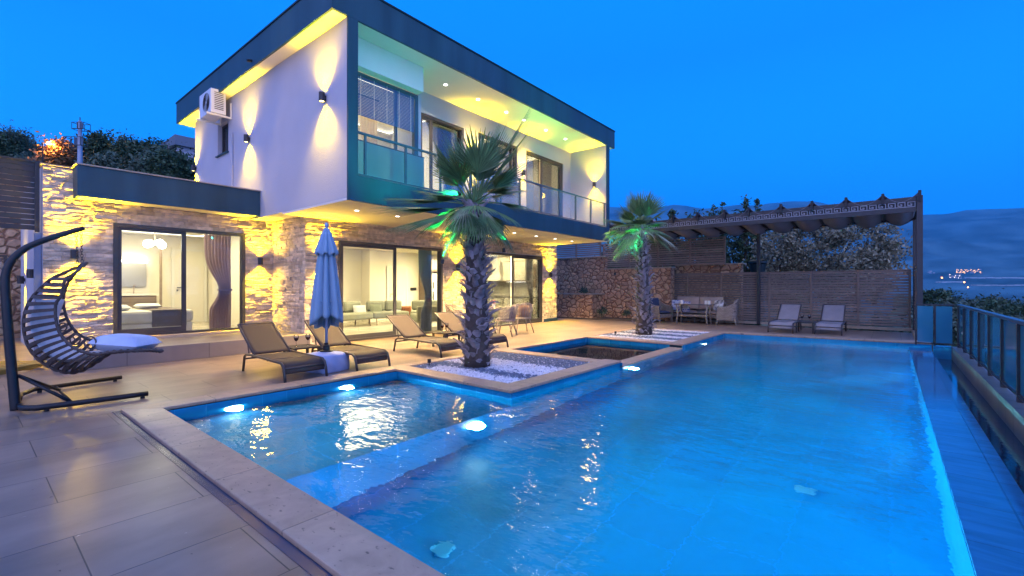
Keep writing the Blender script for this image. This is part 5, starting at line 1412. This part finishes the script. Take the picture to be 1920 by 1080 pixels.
# ================================================================ palms
def fan_leaf(b, base, dirv, petiole, radius, spread, droop, nseg, rnd, dry=False, twist=0.0, wid=1.0):
    """one costapalmate leaf: stalk, then folded segments fused near the centre with free drooping tips"""
    d = Vector(dirv).normalized()
    side = d.cross(Vector((0,0,1)))
    if side.length < .05: side = d.cross(Vector((1,0,0)))
    side.normalize()
    if twist: side = Matrix.Rotation(twist,3,d) @ side
    nrm = side.cross(d).normalized()
    pts = []
    p = Vector(base); dd = d.copy(); n = 6
    for i in range(n+1):
        pts.append(p.copy()); p = p + dd*petiole/n; dd = (dd + Vector((0,0,-1))*droop*.10/n*2).normalized()
    b.tube(pts, [.016-.008*i/n for i in range(n+1)], 5)
    hub = pts[-1]; ax = dd; side = (side - ax*side.dot(ax)).normalized(); nrm = side.cross(ax).normalized()
    for k in range(nseg):
        t = (k/(nseg-1)-.5)*2
        a = t*spread/2
        sd = (ax*math.cos(a) + side*math.sin(a) - nrm*.10*abs(t)).normalized()
        L_ = radius*(1-.22*abs(t)**2)*rnd.uniform(.88,1.08)
        w0 = L_*spread/nseg*.40*wid
        across = sd.cross(nrm).normalized()
        m_ = 6; pos = hub.copy(); cd = sd.copy(); vs = []
        for i in range(m_+1):
            u = i/m_
            ww = w0*(u/.34 if u < .34 else max(.03, max(0,1-(u-.34)/.66)**.8))
            ww = max(ww, .002)
            fold = nrm*ww*.55
            vs += [tuple(pos-across*ww), tuple(pos+fold), tuple(pos+across*ww)]
            pos = pos + cd*L_/m_
            if u > .30: cd = (cd + Vector((rnd.uniform(-.06,.06),rnd.uniform(-.06,.06),-1))*droop*(u-.3)*.55).normalized()
            else: cd = (cd + Vector((0,0,-1))*droop*.03).normalized()
        fs = []
        for i in range(m_):
            q = i*3; fs += [(q,q+1,q+4,q+3),(q+1,q+2,q+5,q+4)]
        b.add(vs, fs)
def palm(name_label, x, y, h, r0, r1, nboot, crown, seed, lean=(0,0), bootl=.20):
    rnd = random.Random(seed)
    t = thing('palm_tree', name_label, 'palm tree', (x,y,-.02))
    def ctr(z): u = z/h; return Vector((lean[0]*u*u, lean[1]*u*u, z))
    def rad(z):
        u = z/h; return r0*(1.10-.0*u) + (r1-r0*1.10)*u
    b = MB(); n = 16
    b.tube([ctr(h*i/14) for i in range(15)], [rad(h*i/14)*.78 for i in range(15)], 14)
    b.build('trunk', M['palm_core'], t, smooth=True)
    b = MB()
    for i in range(nboot):
        z = -.06 + (h+.02)*i/nboot; a = i*2.399963 + rnd.uniform(-.25,.25)
        c_ = ctr(z); r = rad(z)*.76
        o_ = Vector((math.cos(a), math.sin(a), 0)); s_ = Vector((-math.sin(a), math.cos(a), 0))
        L_ = bootl*rnd.uniform(.6,1.5); w = .105*rnd.uniform(.6,1.2)*(r/.17)**.5; flare = rnd.uniform(.2,.9)
        up = rnd.uniform(.6,1.0); cl = rnd.uniform(-.05,.06)
        vs = []; rows = 6
        for k in range(rows+1):
            u = k/rows
            p = c_ + o_*(r*.85 + flare*L_*u**1.6*.9) + Vector((0,0,1))*(L_*up*u - .4*L_*max(0,u-.62)*rnd.uniform(.2,1.9)) + s_*cl*u
            ww = w*(1-.80*u**1.3)
            curl = o_*(-ww*.55)
            tip = rnd.uniform(-.012,.012)
            vs += [tuple(p - s_*ww + curl), tuple(p - s_*ww*.45 + o_*tip), tuple(p + o_*.012), tuple(p + s_*ww*.45 - o_*tip), tuple(p + s_*ww + curl)]
        fs = []
        for k in range(rows):
            for j in range(4): q = k*5+j; fs.append((q,q+1,q+6,q+5))
        b.add(vs, fs)
        if rnd.random() < .30:   # torn fibres
            p0 = c_ + o_*(r+.02); q = p0 + o_*rnd.uniform(.05,.12) + Vector((0,0,rnd.uniform(-.12,.10))) + s_*rnd.uniform(-.08,.08)
            b.tube([p0, (p0+q)/2+Vector((0,0,.03)), q], .004, 4)
    o = b.build('leaf_boots', M['palm_boot'], t, smooth=False); m_ = o.modifiers.new('thickness','SOLIDIFY'); m_.thickness = .007
    o['label'] = 'dry curled stubs of old leaf stalks' 
    top = ctr(h)
    green = MB(); dry = MB()
    for (az, el, pet, rad_, spread, droop, kind) in crown:
        d = Vector((math.cos(R(az))*math.cos(R(el)), math.sin(R(az))*math.cos(R(el)), math.sin(R(el))))
        fan_leaf(dry if kind == 'd' else green, top + d*.06 + Vector((0,0,rnd.uniform(-.08,.1))), d, pet, rad_, R(spread), droop, 20 if kind == 'g' else 14, rnd, wid=1.0 if kind=='g' else .55)
    green.build('green_fronds', M['palm_leaf'], t)
    if dry.v: dry.build('dry_fronds', M['palm_dry'], t)['label'] = 'hanging dry fronds lit green from below'
    return t
rc = random.Random(11)
# azimuths in world degrees: camera looks towards 39.6; picture right = -50.4, picture left = 129.6
c1 = []
for i in range(28):
    u = i/28; c1.append((i*137.5+rc.uniform(-12,12), 82-118*u**1.1+rc.uniform(-6,6), rc.uniform(.34,.50)-.12*u, rc.uniform(.62,.82)-.16*u, rc.uniform(90,125), .05+1.7*u**1.3, 'g'))

for az,el in ((-50,72),(120,70),(-80,66),(60,75),(150,58)): c1.append((az,el,.5,.8,70,.04,'g'))
c1.append((150,2,.42,1.15,60,.26,'g')); c1.append((172,-18,.35,1.0,55,.35,'g')); c1.append((135,8,.45,1.0,46,.34,'g')); c1.append((160,-12,.40,1.1,40,.30,'g'))
c1.append((-50,60,.62,1.15,26,.02,'g')); c1.append((-58,52,.55,.85,30,.04,'g'))
for az in (132,146,158,172,190): c1.append((az, rc.uniform(-55,-20), .22, rc.uniform(.5,.7), 85, 1.5, 'd'))
for az in (135,160,185,215,245,-90,-60,-35,100,60): c1.append((az+rc.uniform(-10,10), rc.uniform(-62,-25), rc.uniform(.12,.28), rc.uniform(.42,.62), 80, 1.5, 'd'))
for az in (205,235,265,-75): c1.append((az, -30, .22, .62, 95, 1.1, 'g'))
palm('thick palm with a shaggy trunk in the nearer pebble bed', 5.50, 5.30, 2.62, .255, .165, 175, c1, 3, (-.03,.05), .27)
c2 = []
for i in range(24):
    u = i/24; c2.append((i*137.5+rc.uniform(-12,12), 82-105*u**1.1+rc.uniform(-6,6), rc.uniform(.32,.46)-.1*u, rc.uniform(.60,.78)-.14*u, rc.uniform(90,125), .05+1.5*u**1.3, 'g'))
for az in (129,140,115,165): c2.append((az, rc.uniform(-5,20), .45, .62, 70, 1.3, 'g'))
for az in (120,128,136,145,155,165,180,205,-40,-60,-80): c2.append((az+rc.uniform(-6,6), rc.uniform(-35,10), rc.uniform(.25,.42), rc.uniform(.65,.9), 75, 1.6, 'd'))
palm('slimmer palm with a torn trunk in the farther pebble bed', 12.05, 5.25, 2.88, .26, .145, 180, c2, 9, (.05,.12), .27)
# green spotlights in the beds
def bed_spot(x, y, tx, ty, tz, e, label, size=50, col=(.02,1.0,.25)):
    t = thing('garden_spotlight', label, 'spotlight', (x,y,-.03), 0, 'green garden spotlights in the palm beds')
    b = MB(); b.tube([(0,0,0),(0,0,.07)], .010, 6); b.tube([(0,-.0,.06),(0,0,.12)], .030, 10); b.build('spot_body', M['black_plastic'], t)
    lamp('green_beam','SPOT',(0,0,.135),col,e,parent=t,target=(tx-x,ty-y,tz),spot_size=R(size),spot_blend=.5,shadow_soft_size=.03)
bed_spot(5.02, 5.95, 5.30, 5.62, 2.5, 60, 'small green spotlight at the back of the nearer bed', 24)
bed_spot(11.35, 5.75, 11.65, 5.75, 2.7, 160, 'small green spotlight in the farther bed', 30)
def trunk_spot(x, y, z, tx, ty, tz, e, label, size, col):
    t = thing('palm_spotlight', label, 'spotlight', (x,y,z), 0, 'coloured spotlights strapped to the palm trunks')
    b = MB(); d = (Vector((tx,ty,tz))-Vector((x,y,z))).normalized(); b.tube([-d*.08, -d*.01], .028, 10); b.build('spot_body', M['black_plastic'], t)
    lamp('green_beam','SPOT',d*.05,col,e,parent=t,target=(tx-x,ty-y,tz-z),spot_size=R(size),spot_blend=.6,shadow_soft_size=.02)
trunk_spot(5.02, 5.62, 1.75, 5.12, 5.62, 2.6, 220, 'small green spotlight strapped to the left of the thick trunk', 80, (.0,1.0,.30))
trunk_spot(5.80, 4.98, 1.95, 5.80, 5.03, 2.6, 70, 'small green spotlight strapped to the right of the thick trunk', 70, (.0,1.0,.30))
trunk_spot(11.50, 5.84, 1.70, 11.60, 5.84, 2.5, 620, 'small green spotlight on the left of the slimmer trunk', 90, (.0,1.0,.22))
trunk_spot(5.50, 5.75, 2.93, 6.2, 7.9, 4.9, 125, 'small teal spotlight under the thick palm crown, aimed at the balcony', 130, (.0,.80,.62))
# ================================================================ trees
def crown(b, c, rx, ry, rz, nclump, nleaf, ls, rnd, crad=.28, shape='round', hang=0.0):
    for i in range(nclump):
        while True:
            q = Vector((rnd.uniform(-1,1), rnd.uniform(-1,1), rnd.uniform(-1,1)))
            if q.length <= 1 and q.length > .35: break
        if shape == 'cone': k = 1-(q.z+1)/2*.85; q = Vector((q.x*k, q.y*k, q.z))
        cc_ = Vector((c[0]+q.x*rx, c[1]+q.y*ry, c[2]+q.z*rz))
        cr = crad*rnd.uniform(.5,1.3)
        for j in range(nleaf):
            g = Vector((rnd.gauss(0,1), rnd.gauss(0,1), rnd.gauss(0,.8)))
            p = cc_ + g*cr*.5
            a = Vector((rnd.uniform(-1,1),rnd.uniform(-1,1),rnd.uniform(-1,1))).normalized(); e = a.cross(Vector((rnd.uniform(-1,1),rnd.uniform(-1,1),rnd.uniform(-1,1)))).normalized()
            s_ = ls*rnd.uniform(.5,1.3)
            b.add([tuple(p-a*s_), tuple(p+e*s_*.45), tuple(p+a*s_), tuple(p-e*s_*.45)], [(0,1,2,3)])
def tree(label, x, y, z0, h, rx, rz, m, seed, ncl=60, nlf=26, ls=.09, crad=.5, name='tree', shape='round', trunk_r=.12, cat='tree', group=None, ry=None, tm=None):
    rnd = random.Random(seed); t = thing(name, label, cat, (x,y,z0), 0, group)
    b = MB(); cz = h-rz; b.tube([(0,0,-.3),(rnd.uniform(-.1,.1),0,cz*.5),(0,rnd.uniform(-.1,.1),cz)], [trunk_r,trunk_r*.8,trunk_r*.5], 8)
    for k in range(7):
        a = 2*PI*k/7+rnd.uniform(-.3,.3); e = rnd.uniform(.5,.8)
        q = Vector((math.cos(a)*rx*e, math.sin(a)*rx*e, cz+rnd.uniform(-.3,.7)*rz)); s_ = Vector((0,0,cz*rnd.uniform(.5,.95)))
        b.tube([s_, s_.lerp(q,.5)+Vector((0,0,.1*h*.3)), q], [trunk_r*.45,trunk_r*.3,trunk_r*.12], 6)
    b.build('trunk', M['bark'], t)
    b = MB(); crown(b, (0,0,cz), rx, ry or rx, rz, ncl, nlf, ls, rnd, crad, shape); b.build('crown', m, t)
    return t
def tree_px(label, px, pbase, ptop, halfw_px, d, m, seed, **kw):
    """tree standing d metres out on the sight line px, its foot and top at these heights"""
    g = atd(px, pbase, d); tp = atd(px, ptop, d); hw = halfw_px/FX*d
    h = tp.z-g.z
    return tree(label, g.x, g.y, g.z, h, hw, kw.pop('rzf', .45)*h, m, seed, **kw)
# behind the long fence
tree_px('broad grey-leaved tree behind the long slat fence', 1555, 620, 398, 112, 20.5, M['leaf_olive'], 21, ncl=270, nlf=80, ls=.085, crad=.42, name='olive_tree', rzf=.40, trunk_r=.16)
tree_px('lighter lobe-shaped tree at the right edge of the broad grey-leaved tree', 1640, 560, 440, 30, 21.2, M['leaf_olive'], 22, ncl=60, nlf=40, ls=.085, crad=.34, name='olive_tree', rzf=.46, trunk_r=.1)
tree_px('grey-leaved bush above the middle post of the pergola', 1460, 640, 410, 48, 20.0, M['leaf_olive'], 23, ncl=120, nlf=44, ls=.08, crad=.36, name='olive_tree', rzf=.42, trunk_r=.1)
for i,(px,pt,hw,d,lab) in enumerate(((1385,392,52,25,'dark conifer mass behind the right end of the upper fence'),(1310,408,48,24,'dark conifer behind the middle of the upper fence'),(1235,418,44,24,'dark conifer behind the palm and upper fence'),(1160,440,36,26,'dark conifer between the villa and the slimmer palm'))):
    tree_px(lab, px, 640, pt, hw, d, M['leaf_dark'], 30+i, ncl=170, nlf=34, ls=.13, crad=.6, name='conifer', rzf=.48, trunk_r=.14)
for i,(px,pt,hw,lab) in enumerate(((1260,378,5,'thin feathery treetop left of the pergola'),(1338,381,6,'thin treetop left of a pair above the pergola'),(1354,372,6,'taller thin treetop of a pair above the pergola'),(1398,360,16,'feathery sapling top above the pergola beam'),(1420,368,12,'leaning feathery treetop right of the sapling'))):
    tree_px(lab, px, 560, pt, hw, 23.5, M['leaf_dark'], 50+i, ncl=46, nlf=20, ls=.10, crad=.16, name='conifer', rzf=.42, trunk_r=.03, shape='cone')
pt_ = thing('plant_pot', 'large dark plant pot on the terrace behind the fence', 'plant pot', (19.6,3.95,.2))
b = MB(); b.lathe([(.22,1.45),(.30,2.05),(.33,2.07),(.33,2.0),(.28,1.95),(.001,1.95)], (0,0,0), 18); b.lathe([(.2,0),(.2,1.44),(.001,1.44)],(0,0,0),12); b.build('pot', mat('teal_black_pot',(.012,.025,.03),rough=.4), pt_, smooth=False)
# left hill
hl = [(30,247,24,300,45,'leaf_blue'),(62,276,20,310,48,'leaf_dark'),(5,256,18,300,44,'leaf_dark'),(88,288,18,320,50,'leaf_dark'),(160,276,24,330,52,'leaf_dark'),(186,258,11,330,40,'leaf_dark'),
      (222,285,22,340,42,'leaf_blue'),(205,300,22,350,38,'leaf_blue'),(238,264,17,345,40,'leaf_dark'),(262,272,20,360,36,'leaf_dark'),(292,264,16,370,36,'leaf_dark'),(326,292,24,375,34,'leaf_dark'),(354,300,22,380,32,'leaf_dark'),(285,292,28,370,33,'leaf_blue'),(312,282,18,380,31,'leaf_dark'),(120,308,24,345,40,'leaf_blue'),(60,300,30,340,42,'leaf_blue')]
desc = ['round-headed','dense','low','spreading','broad','pointed','greyish','small grey','bushy','tall bushy','shaggy','rounded dark','shadowy','pale grey','ragged','mid-slope','scrubby']
for i,(px,pt,hw,pb,d,mm) in enumerate(hl):
    tree_px('%s hill tree, %s' % (desc[i], 'near the left edge' if px < 60 else 'left of the mast' if px < 140 else 'right of the mast' if px < 230 else 'between mast and villa' if px < 300 else 'close to the white side wall'), px, pb, pt, hw, d, M[mm], 70+i, ncl=60+(i%3)*18, nlf=70, ls=.14+.03*(i%2), crad=.85, name='hill_tree', rzf=.46, trunk_r=.2, shape='cone' if i in (4,6,9,12) else 'round', group='trees on the hill behind the villa')
tree_px('round tree lit orange by a street lamp on the hill', 115, 345, 265, 24, 38, M['leaf_orange'], 99, ncl=150, nlf=34, ls=.18, crad=.7, name='hill_tree', rzf=.47, trunk_r=.2)
g = atd(80, 330, 36.5); tp = atd(80, 268, 36.5)
sl = thing('street_lamp', 'lit orange street lamp on the hill beside the orange tree', 'street lamp', g)
b = MB(); b.tube([(0,0,-1),(0,0,tp.z-g.z),(.3,.15,tp.z-g.z+.15)], .05, 8); b.build('lamp_post', M['black_metal'], sl)
b = MB(); b.ball((.35,.15,tp.z-g.z+.08), .16, 10, 8); b.build('bulb', emis('sodium_lamp',(1,.42,.08),16), sl)
lamp('street_light','POINT',(.6,.0,tp.z-g.z+.0),(1,.42,.10),520,parent=sl,shadow_soft_size=.2)
# low plants by the rubble wall
for i,(px,py,d,s_,lab) in enumerate(((1093,548,19.4,.16,'tiny dark bush on the cap of the raised stone bed'),(1128,588,18.6,.20,'low green tuft by the corner of the raised bed'),(1175,590,18.3,.16,'small tuft at the foot of the rubble wall'))):
    p = atd(px,py,d); t = thing('shrub', lab, 'shrub', p); b = MB(); crown(b,(0,0,s_*.5),s_,s_,s_*.7,16,26,.035,random.Random(200+i),.10); b.build('foliage', M['leaf_blue'], t)
    b = MB(); b.tube([(0,0,-.15),(0,0,s_*.5)], .01, 5); b.build('stem', M['bark'], t)
# ================================================================ terrain
def sstep(a, b, x):
    t = max(0, min(1, (x-a)/(b-a))); return t*t*(3-2*t)
def hfun(x, y):
    r = math.hypot(x, y); az = math.degrees(math.atan2(y, x))
    n = noise.noise(Vector((x*.05, y*.05, 0)))*1.0 + noise.noise(Vector((x*.17, y*.17, 3)))*.35
    # hill rising behind the villa on the left
    k = sstep(52, 95, az) if az < 180 else 0
    up = (max(0, r-20)*.235)*k if az > 0 and az < 200 else 0
    up = min(up, 40 + n*3)
    # slope falling to the valley on the right
    dn = 0
    kk = 1-sstep(25, 60, az)
    out = max(0, max(x-19.0, -1.4-y))
    if kk > 0: dn = -kk*(2.0*sstep(0, 3, out) + min(out, 2500)*.085*sstep(0,40,out))
    base = -.45
    m_ = sstep(0, 6, max(out, x-19, y-18, -x-14))
    return base + up + max(dn, -75) + n*m_*(1 if r < 300 else 3)
b = MB(); NR_, NA = 90, 150
def tf(u, v):
    a = R(-75 + 230*u); r = 1.5*(2400/1.5)**v
    x, y = r*math.cos(a), r*math.sin(a); return (x, y, hfun(x, y) if not (-3 < x < 19 and -1.5 < y < 18) else -1.75)
b.grid(tf, NA, NR_)
tag(b.build('hillside', mat('scrub_hillside', (.045,.055,.040), rough=.95, var=.5, vscale=.25, detail=9), None, smooth=True), 'dark scrubby ground falling away to the valley', None, None, 'structure')
b = MB(); b.box(-14,11.99,-.5,.955,20,-.05); 
# valley floor and mountains
ridge = [(-12,392),(1240,386),(1265,381),(1290,385),(1318,390),(1350,387),(1378,381),(1410,383),(1480,376),(1520,377),(1560,384),(1620,398),(1680,404),(1733,403),(1769,400.5),(1790,398),(1805,394),(1842,391),(1880,391),(1920,390),(2100,380),(2500,400)]
def ridge_h(az, r):
    """height at range r that puts the skyline where the photograph has it"""
    dlt = R(YAW-az)
    if abs(dlt) > R(70): dlt = math.copysign(R(70), dlt)
    px = 960 + FX*math.tan(dlt)
    py = 392
    for i in range(len(ridge)-1):
        if ridge[i][0] <= px <= ridge[i+1][0]:
            t = (px-ridge[i][0])/(ridge[i+1][0]-ridge[i][0]); py = ridge[i][1]+(ridge[i+1][1]-ridge[i][1])*t
    if px > 2500: py = 400
    return (537.4-py)/FX*math.cos(dlt)*r + EYE
b = MB()
def mf(u, v):
    az = -60 + 150*u; r = 1800*(7500/1800)**v
    x, y = r*math.cos(R(az)), r*math.sin(R(az))
    top = ridge_h(az, 6500)
    t = (r-2400)/(6500-2400)
    prof = 0 if t <= 0 else (t**1.25 if t < 1 else 1 - (t-1)*1.5)
    rid = noise.fractal(Vector((x*.0009, y*.0009, 1.7)), 1.0, 2.1, 6)
    gul = abs(noise.noise(Vector((x*.0016, y*.0016, 5))))
    z = -75 + (top+75)*prof + (rid*120 - gul*150)*max(0,min(1,t*2.2))*max(0,1-abs(t-.55)*1.9) + 6*noise.noise(Vector((x*.006,y*.006,0)))
    return (x, y, z)
b.grid(mf, 260, 90)
tag(b.build('mountains', mat('bare_mountain_rock', (.07,.15,.17), rough=.95, var=.8, vscale=.0035, detail=10), None, smooth=True), 'long bare mountain range across the valley', None, None, 'structure')  # ridge shading put into the rock colour as mottled tone contrast
b = MB()
def foot(u, v):
    az = -30 + 50*u; r = 1500+1300*v; x, y = r*math.cos(R(az)), r*math.sin(R(az))
    return (x, y, -72 + 70*math.sin(PI*v)*max(0, .4+noise.noise(Vector((x*.0018,y*.0018,2)))))
b.grid(foot, 80, 20); tag(b.build('foothills', mat('dark_foothills', (.045,.055,.045), rough=.95, var=.4, vscale=.02, detail=8), None, smooth=True), 'low dark foothills before the mountains', None, None, 'structure')
# trees on the slope beyond the glass fence
sl_ = [(1752,545,28,30,'leaf_dark'),(1790,566,30,24,'leaf_blue'),(1768,590,34,21,'leaf_blue'),(1835,560,34,30,'leaf_dark'),(1870,556,34,34,'leaf_blue'),(1905,570,30,30,'leaf_dark'),(1850,590,30,25,'leaf_blue'),(1885,600,26,22,'leaf_blue'),(1925,600,26,23,'leaf_blue'),(1815,600,26,24,'leaf_dark'),(1745,620,24,19,'leaf_dark')]
ds_ = ['dark tree rising just right of the pergola post','grey-green tree behind the short glass fence','pale feathery bush low behind the short glass fence','dark round tree below the village lights','mid green tree beyond the glass fence rail','dark tree near the right edge beyond the rail','grey bush close behind the glass fence rail','small grey bush beyond the nearer glass panes','pale bush at the right edge behind the panes','dark bush behind the corner of the glass fence','dark low bush beside the pergola post foot']
for i,(px,pt,hw,d,mm) in enumerate(sl_):
    g = atd(px, 700, d); g.z = hfun(g.x, g.y); tp = atd(px, pt, d); h = max(1.5, tp.z-g.z)
    tree(ds_[i], g.x, g.y, g.z, h, hw/FX*d, min(.46*h, hw/FX*d*1.1), M[mm], 120+i, ncl=150, nlf=28, ls=.12, crad=.5, name='slope_tree', trunk_r=.12, group='trees on the slope beyond the glass fence')
# wooded slope farther down
b = MB(); rnd = random.Random(44)
for i in range(520):
    az = rnd.uniform(-14, 12); r = rnd.uniform(45, 420); x, y = r*math.cos(R(az)), r*math.sin(R(az)); z = hfun(x, y); s_ = rnd.uniform(2,4.2)
    crown(b, (x,y,z+s_*.5), s_, s_, s_*.7, 7, 9, .8, rnd, 1.5)
tag(b.build('woods', M['leaf_blue'], None), 'mass of dark trees on the lower slope', None, None, 'stuff')
# far villages: pale houses and lamp-lit windows
def village(label, px0, px1, py0, py1, d, n, seed, glow, m):
    rnd = random.Random(seed); c_ = atd((px0+px1)/2, (py0+py1)/2, d); t = thing('village', label, 'village', c_)
    b = MB(); l_ = MB()
    for i in range(n):
        u = rnd.random(); q = atd(px0+(px1-px0)*u, py0+(py1-py0)*rnd.random(), d) - c_
        w = rnd.uniform(2,4.5)*d/2500; h = rnd.uniform(1,2.2)*d/2500
        b.box(q.x-w, q.y-w, q.z-h*2, q.x+w, q.y+w, q.z+h)
        if rnd.random() < glow: l_.box(q.x-w*1.0-.4, q.y-w*.5, q.z-h*.5, q.x-w-.05, q.y+w*.5, q.z+h*.5)
    b.build('house_walls', M['plaster'], t)
    if l_.v: l_.build('lit_windows', m, t)
LO = emis('village_amber_lights', (1,.50,.12), 5); LW = emis('village_white_lights', (1,.92,.8), 6)
village('amber-lit village on the low rise below the mountains', 1793, 1840, 505, 512, 2400, 46, 1, .8, LO)
village('village with white lights high on the mountain side', 1788, 1808, 406, 412, 5200, 14, 2, .8, LW)
village('village with amber lights halfway up the mountain', 1862, 1895, 467, 475, 4200, 26, 3, .5, LO)
village('pale houses left of the amber-lit village', 1740, 1752, 508, 512, 2300, 7, 4, .0, LW)
village('scattered pale houses below the amber-lit village', 1778, 1802, 515, 522, 1900, 22, 5, .3, LW)
for (px,py,lab) in ((1766,521,'orange lamp on the valley road, nearest the pergola'),(1808,529.5,'amber lamp on the valley road, farther right'),(1815,539,'amber lamp low among the valley trees')):
    p = atd(px,py,1500); t = thing('road_lamp', lab, 'street lamp', p, 0, 'lamps along the valley road')
    b = MB(); b.tube([(0,0,-14),(0,0,0)], .4, 6); b.build('lamp_post', M['dark_metal'], t)
    b = MB(); b.ball((0,0,.5), 1.8, 8, 6); b.build('bulb', emis('road_lamp_glow', (1,.35,.08), 12), t)
# greenhouses in the valley: long pale roofs
for (px0,px1,py,lab) in ((1820,1925,523,'long pale greenhouse roofs on the valley floor, farther row'),(1832,1930,537,'long pale greenhouse roofs on the valley floor, nearer row'),(1766,1812,531,'pale strip of greenhouses left of the road lamps')):
    d = 1500; c_ = atd((px0+px1)/2, py, d); t = thing('greenhouse', lab, 'greenhouse', c_)
    b = MB(); n = 7
    for i in range(n):
        q = atd(px0+(px1-px0)*(i+.5)/n, py, d)-c_; q.z += random.uniform(-.8,.8)
        w = (px1-px0)/n/FX*d*.46; s_ = Vector((FS,-FC,0)); f_ = Vector((FC,FS,0))
        for k in range(3):
            f0 = q + f_*(k*9); vs = [f0-s_*w, f0+s_*w, f0+s_*w+f_*8, f0-s_*w+f_*8, f0-s_*w+f_*4+Vector((0,0,4)), f0+s_*w+f_*4+Vector((0,0,4))]
            vs = [tuple(v+Vector((0,0,2))) if j < 4 else tuple(v+Vector((0,0,2))) for j,v in enumerate(vs)]
            b.add(vs, [(0,1,5,4),(2,3,4,5),(0,4,3),(1,2,5),(0,3,2,1)])
    b.build('roof', mat('greenhouse_film',(.30,.38,.42),rough=.4), t)
# mast on the hill
g = atd(150, 345, 30); mh = atd(150, 227, 30).z - g.z
ms = thing('antenna_mast', 'grey telecom mast with two antenna platforms on the hill', 'mast', g)
b = MB(); b.tube([(0,0,-2),(0,0,mh)], [.20,.10], 12); b.build('pole', mat('galvanised',(.28,.33,.42),rough=.5,metal=.3), ms, smooth=True)
s_ = Vector((FS,-FC,0)); f_ = Vector((FC,FS,0))
for (z, w0, w1, hh) in ((mh*.60,-.85,.25,.55),(mh*.86,-.30,.45,.42)):
    b = MB()
    for ff in (-.25,.25):
        b.tube([s_*w0+f_*ff+Vector((0,0,z)), s_*w1+f_*ff+Vector((0,0,z))], .03, 5); b.tube([s_*w0+f_*ff+Vector((0,0,z+hh)), s_*w1+f_*ff+Vector((0,0,z+hh))], .02, 5)
        for ww in (w0,(w0+w1)/2,w1): b.tube([s_*ww+f_*ff+Vector((0,0,z)), s_*ww+f_*ff+Vector((0,0,z+hh))], .018, 5)
    for ww in (w0,w1):
        for zz in (z,z+hh): b.tube([s_*ww-f_*.25+Vector((0,0,zz)), s_*ww+f_*.25+Vector((0,0,zz))], .02, 5)
    b.build('platform', M['dark_metal'], ms)
    for ww in (-.12,.10,(w0+w1)/2):
        b = MB(); p = s_*ww+Vector((0,0,z+.08)); b.box(p.x-.07,p.y-.07,p.z,p.x+.07,p.y+.07,p.z+hh*.9); b.build('antenna', mat('antenna_grey',(.12,.16,.22),rough=.5), ms)
b = MB(); b.tube([(0,0,mh),(0,0,mh+.25)], .03, 6); b.build('finial', M['dark_metal'], ms)
# neighbour's house behind
p = atd(352, 330, 45)
nh = thing('neighbour_house', 'white house with a grey flat roof beyond the trees on the hill', 'house', p)
b = MB(); b.box(-1.6,-3,-2,3.4,3,2.0); b.build('wall', M['plaster'], nh)
b = MB(); b.box(-1.9,-3.4,2.002,3.8,3.4,2.9); b.build('roof', mat('grey_roof',(.16,.19,.24),rough=.7), nh)

# ================================================================ the air of the valley
HZ = 0.00017
hz_m = bpy.data.materials.new('evening_haze'); hz_m.use_nodes = True
N = hz_m.node_tree.nodes; L = hz_m.node_tree.links; N.clear()
o_ = N.new('ShaderNodeOutputMaterial'); pv = N.new('ShaderNodeVolumePrincipled'); pv.inputs['Density'].default_value = HZ; pv.inputs['Color'].default_value = (.12,.72,1,1); pv.inputs['Anisotropy'].default_value = .55
L.new(pv.outputs[0], o_.inputs['Volume'])
b = MB(); b.box(-4000,-8000,-600,9000,9000,1350)
USE_HAZE = True
if USE_HAZE: tag(b.build('haze', hz_m, None), 'thin blue evening haze over the valley', None, None, 'stuff')
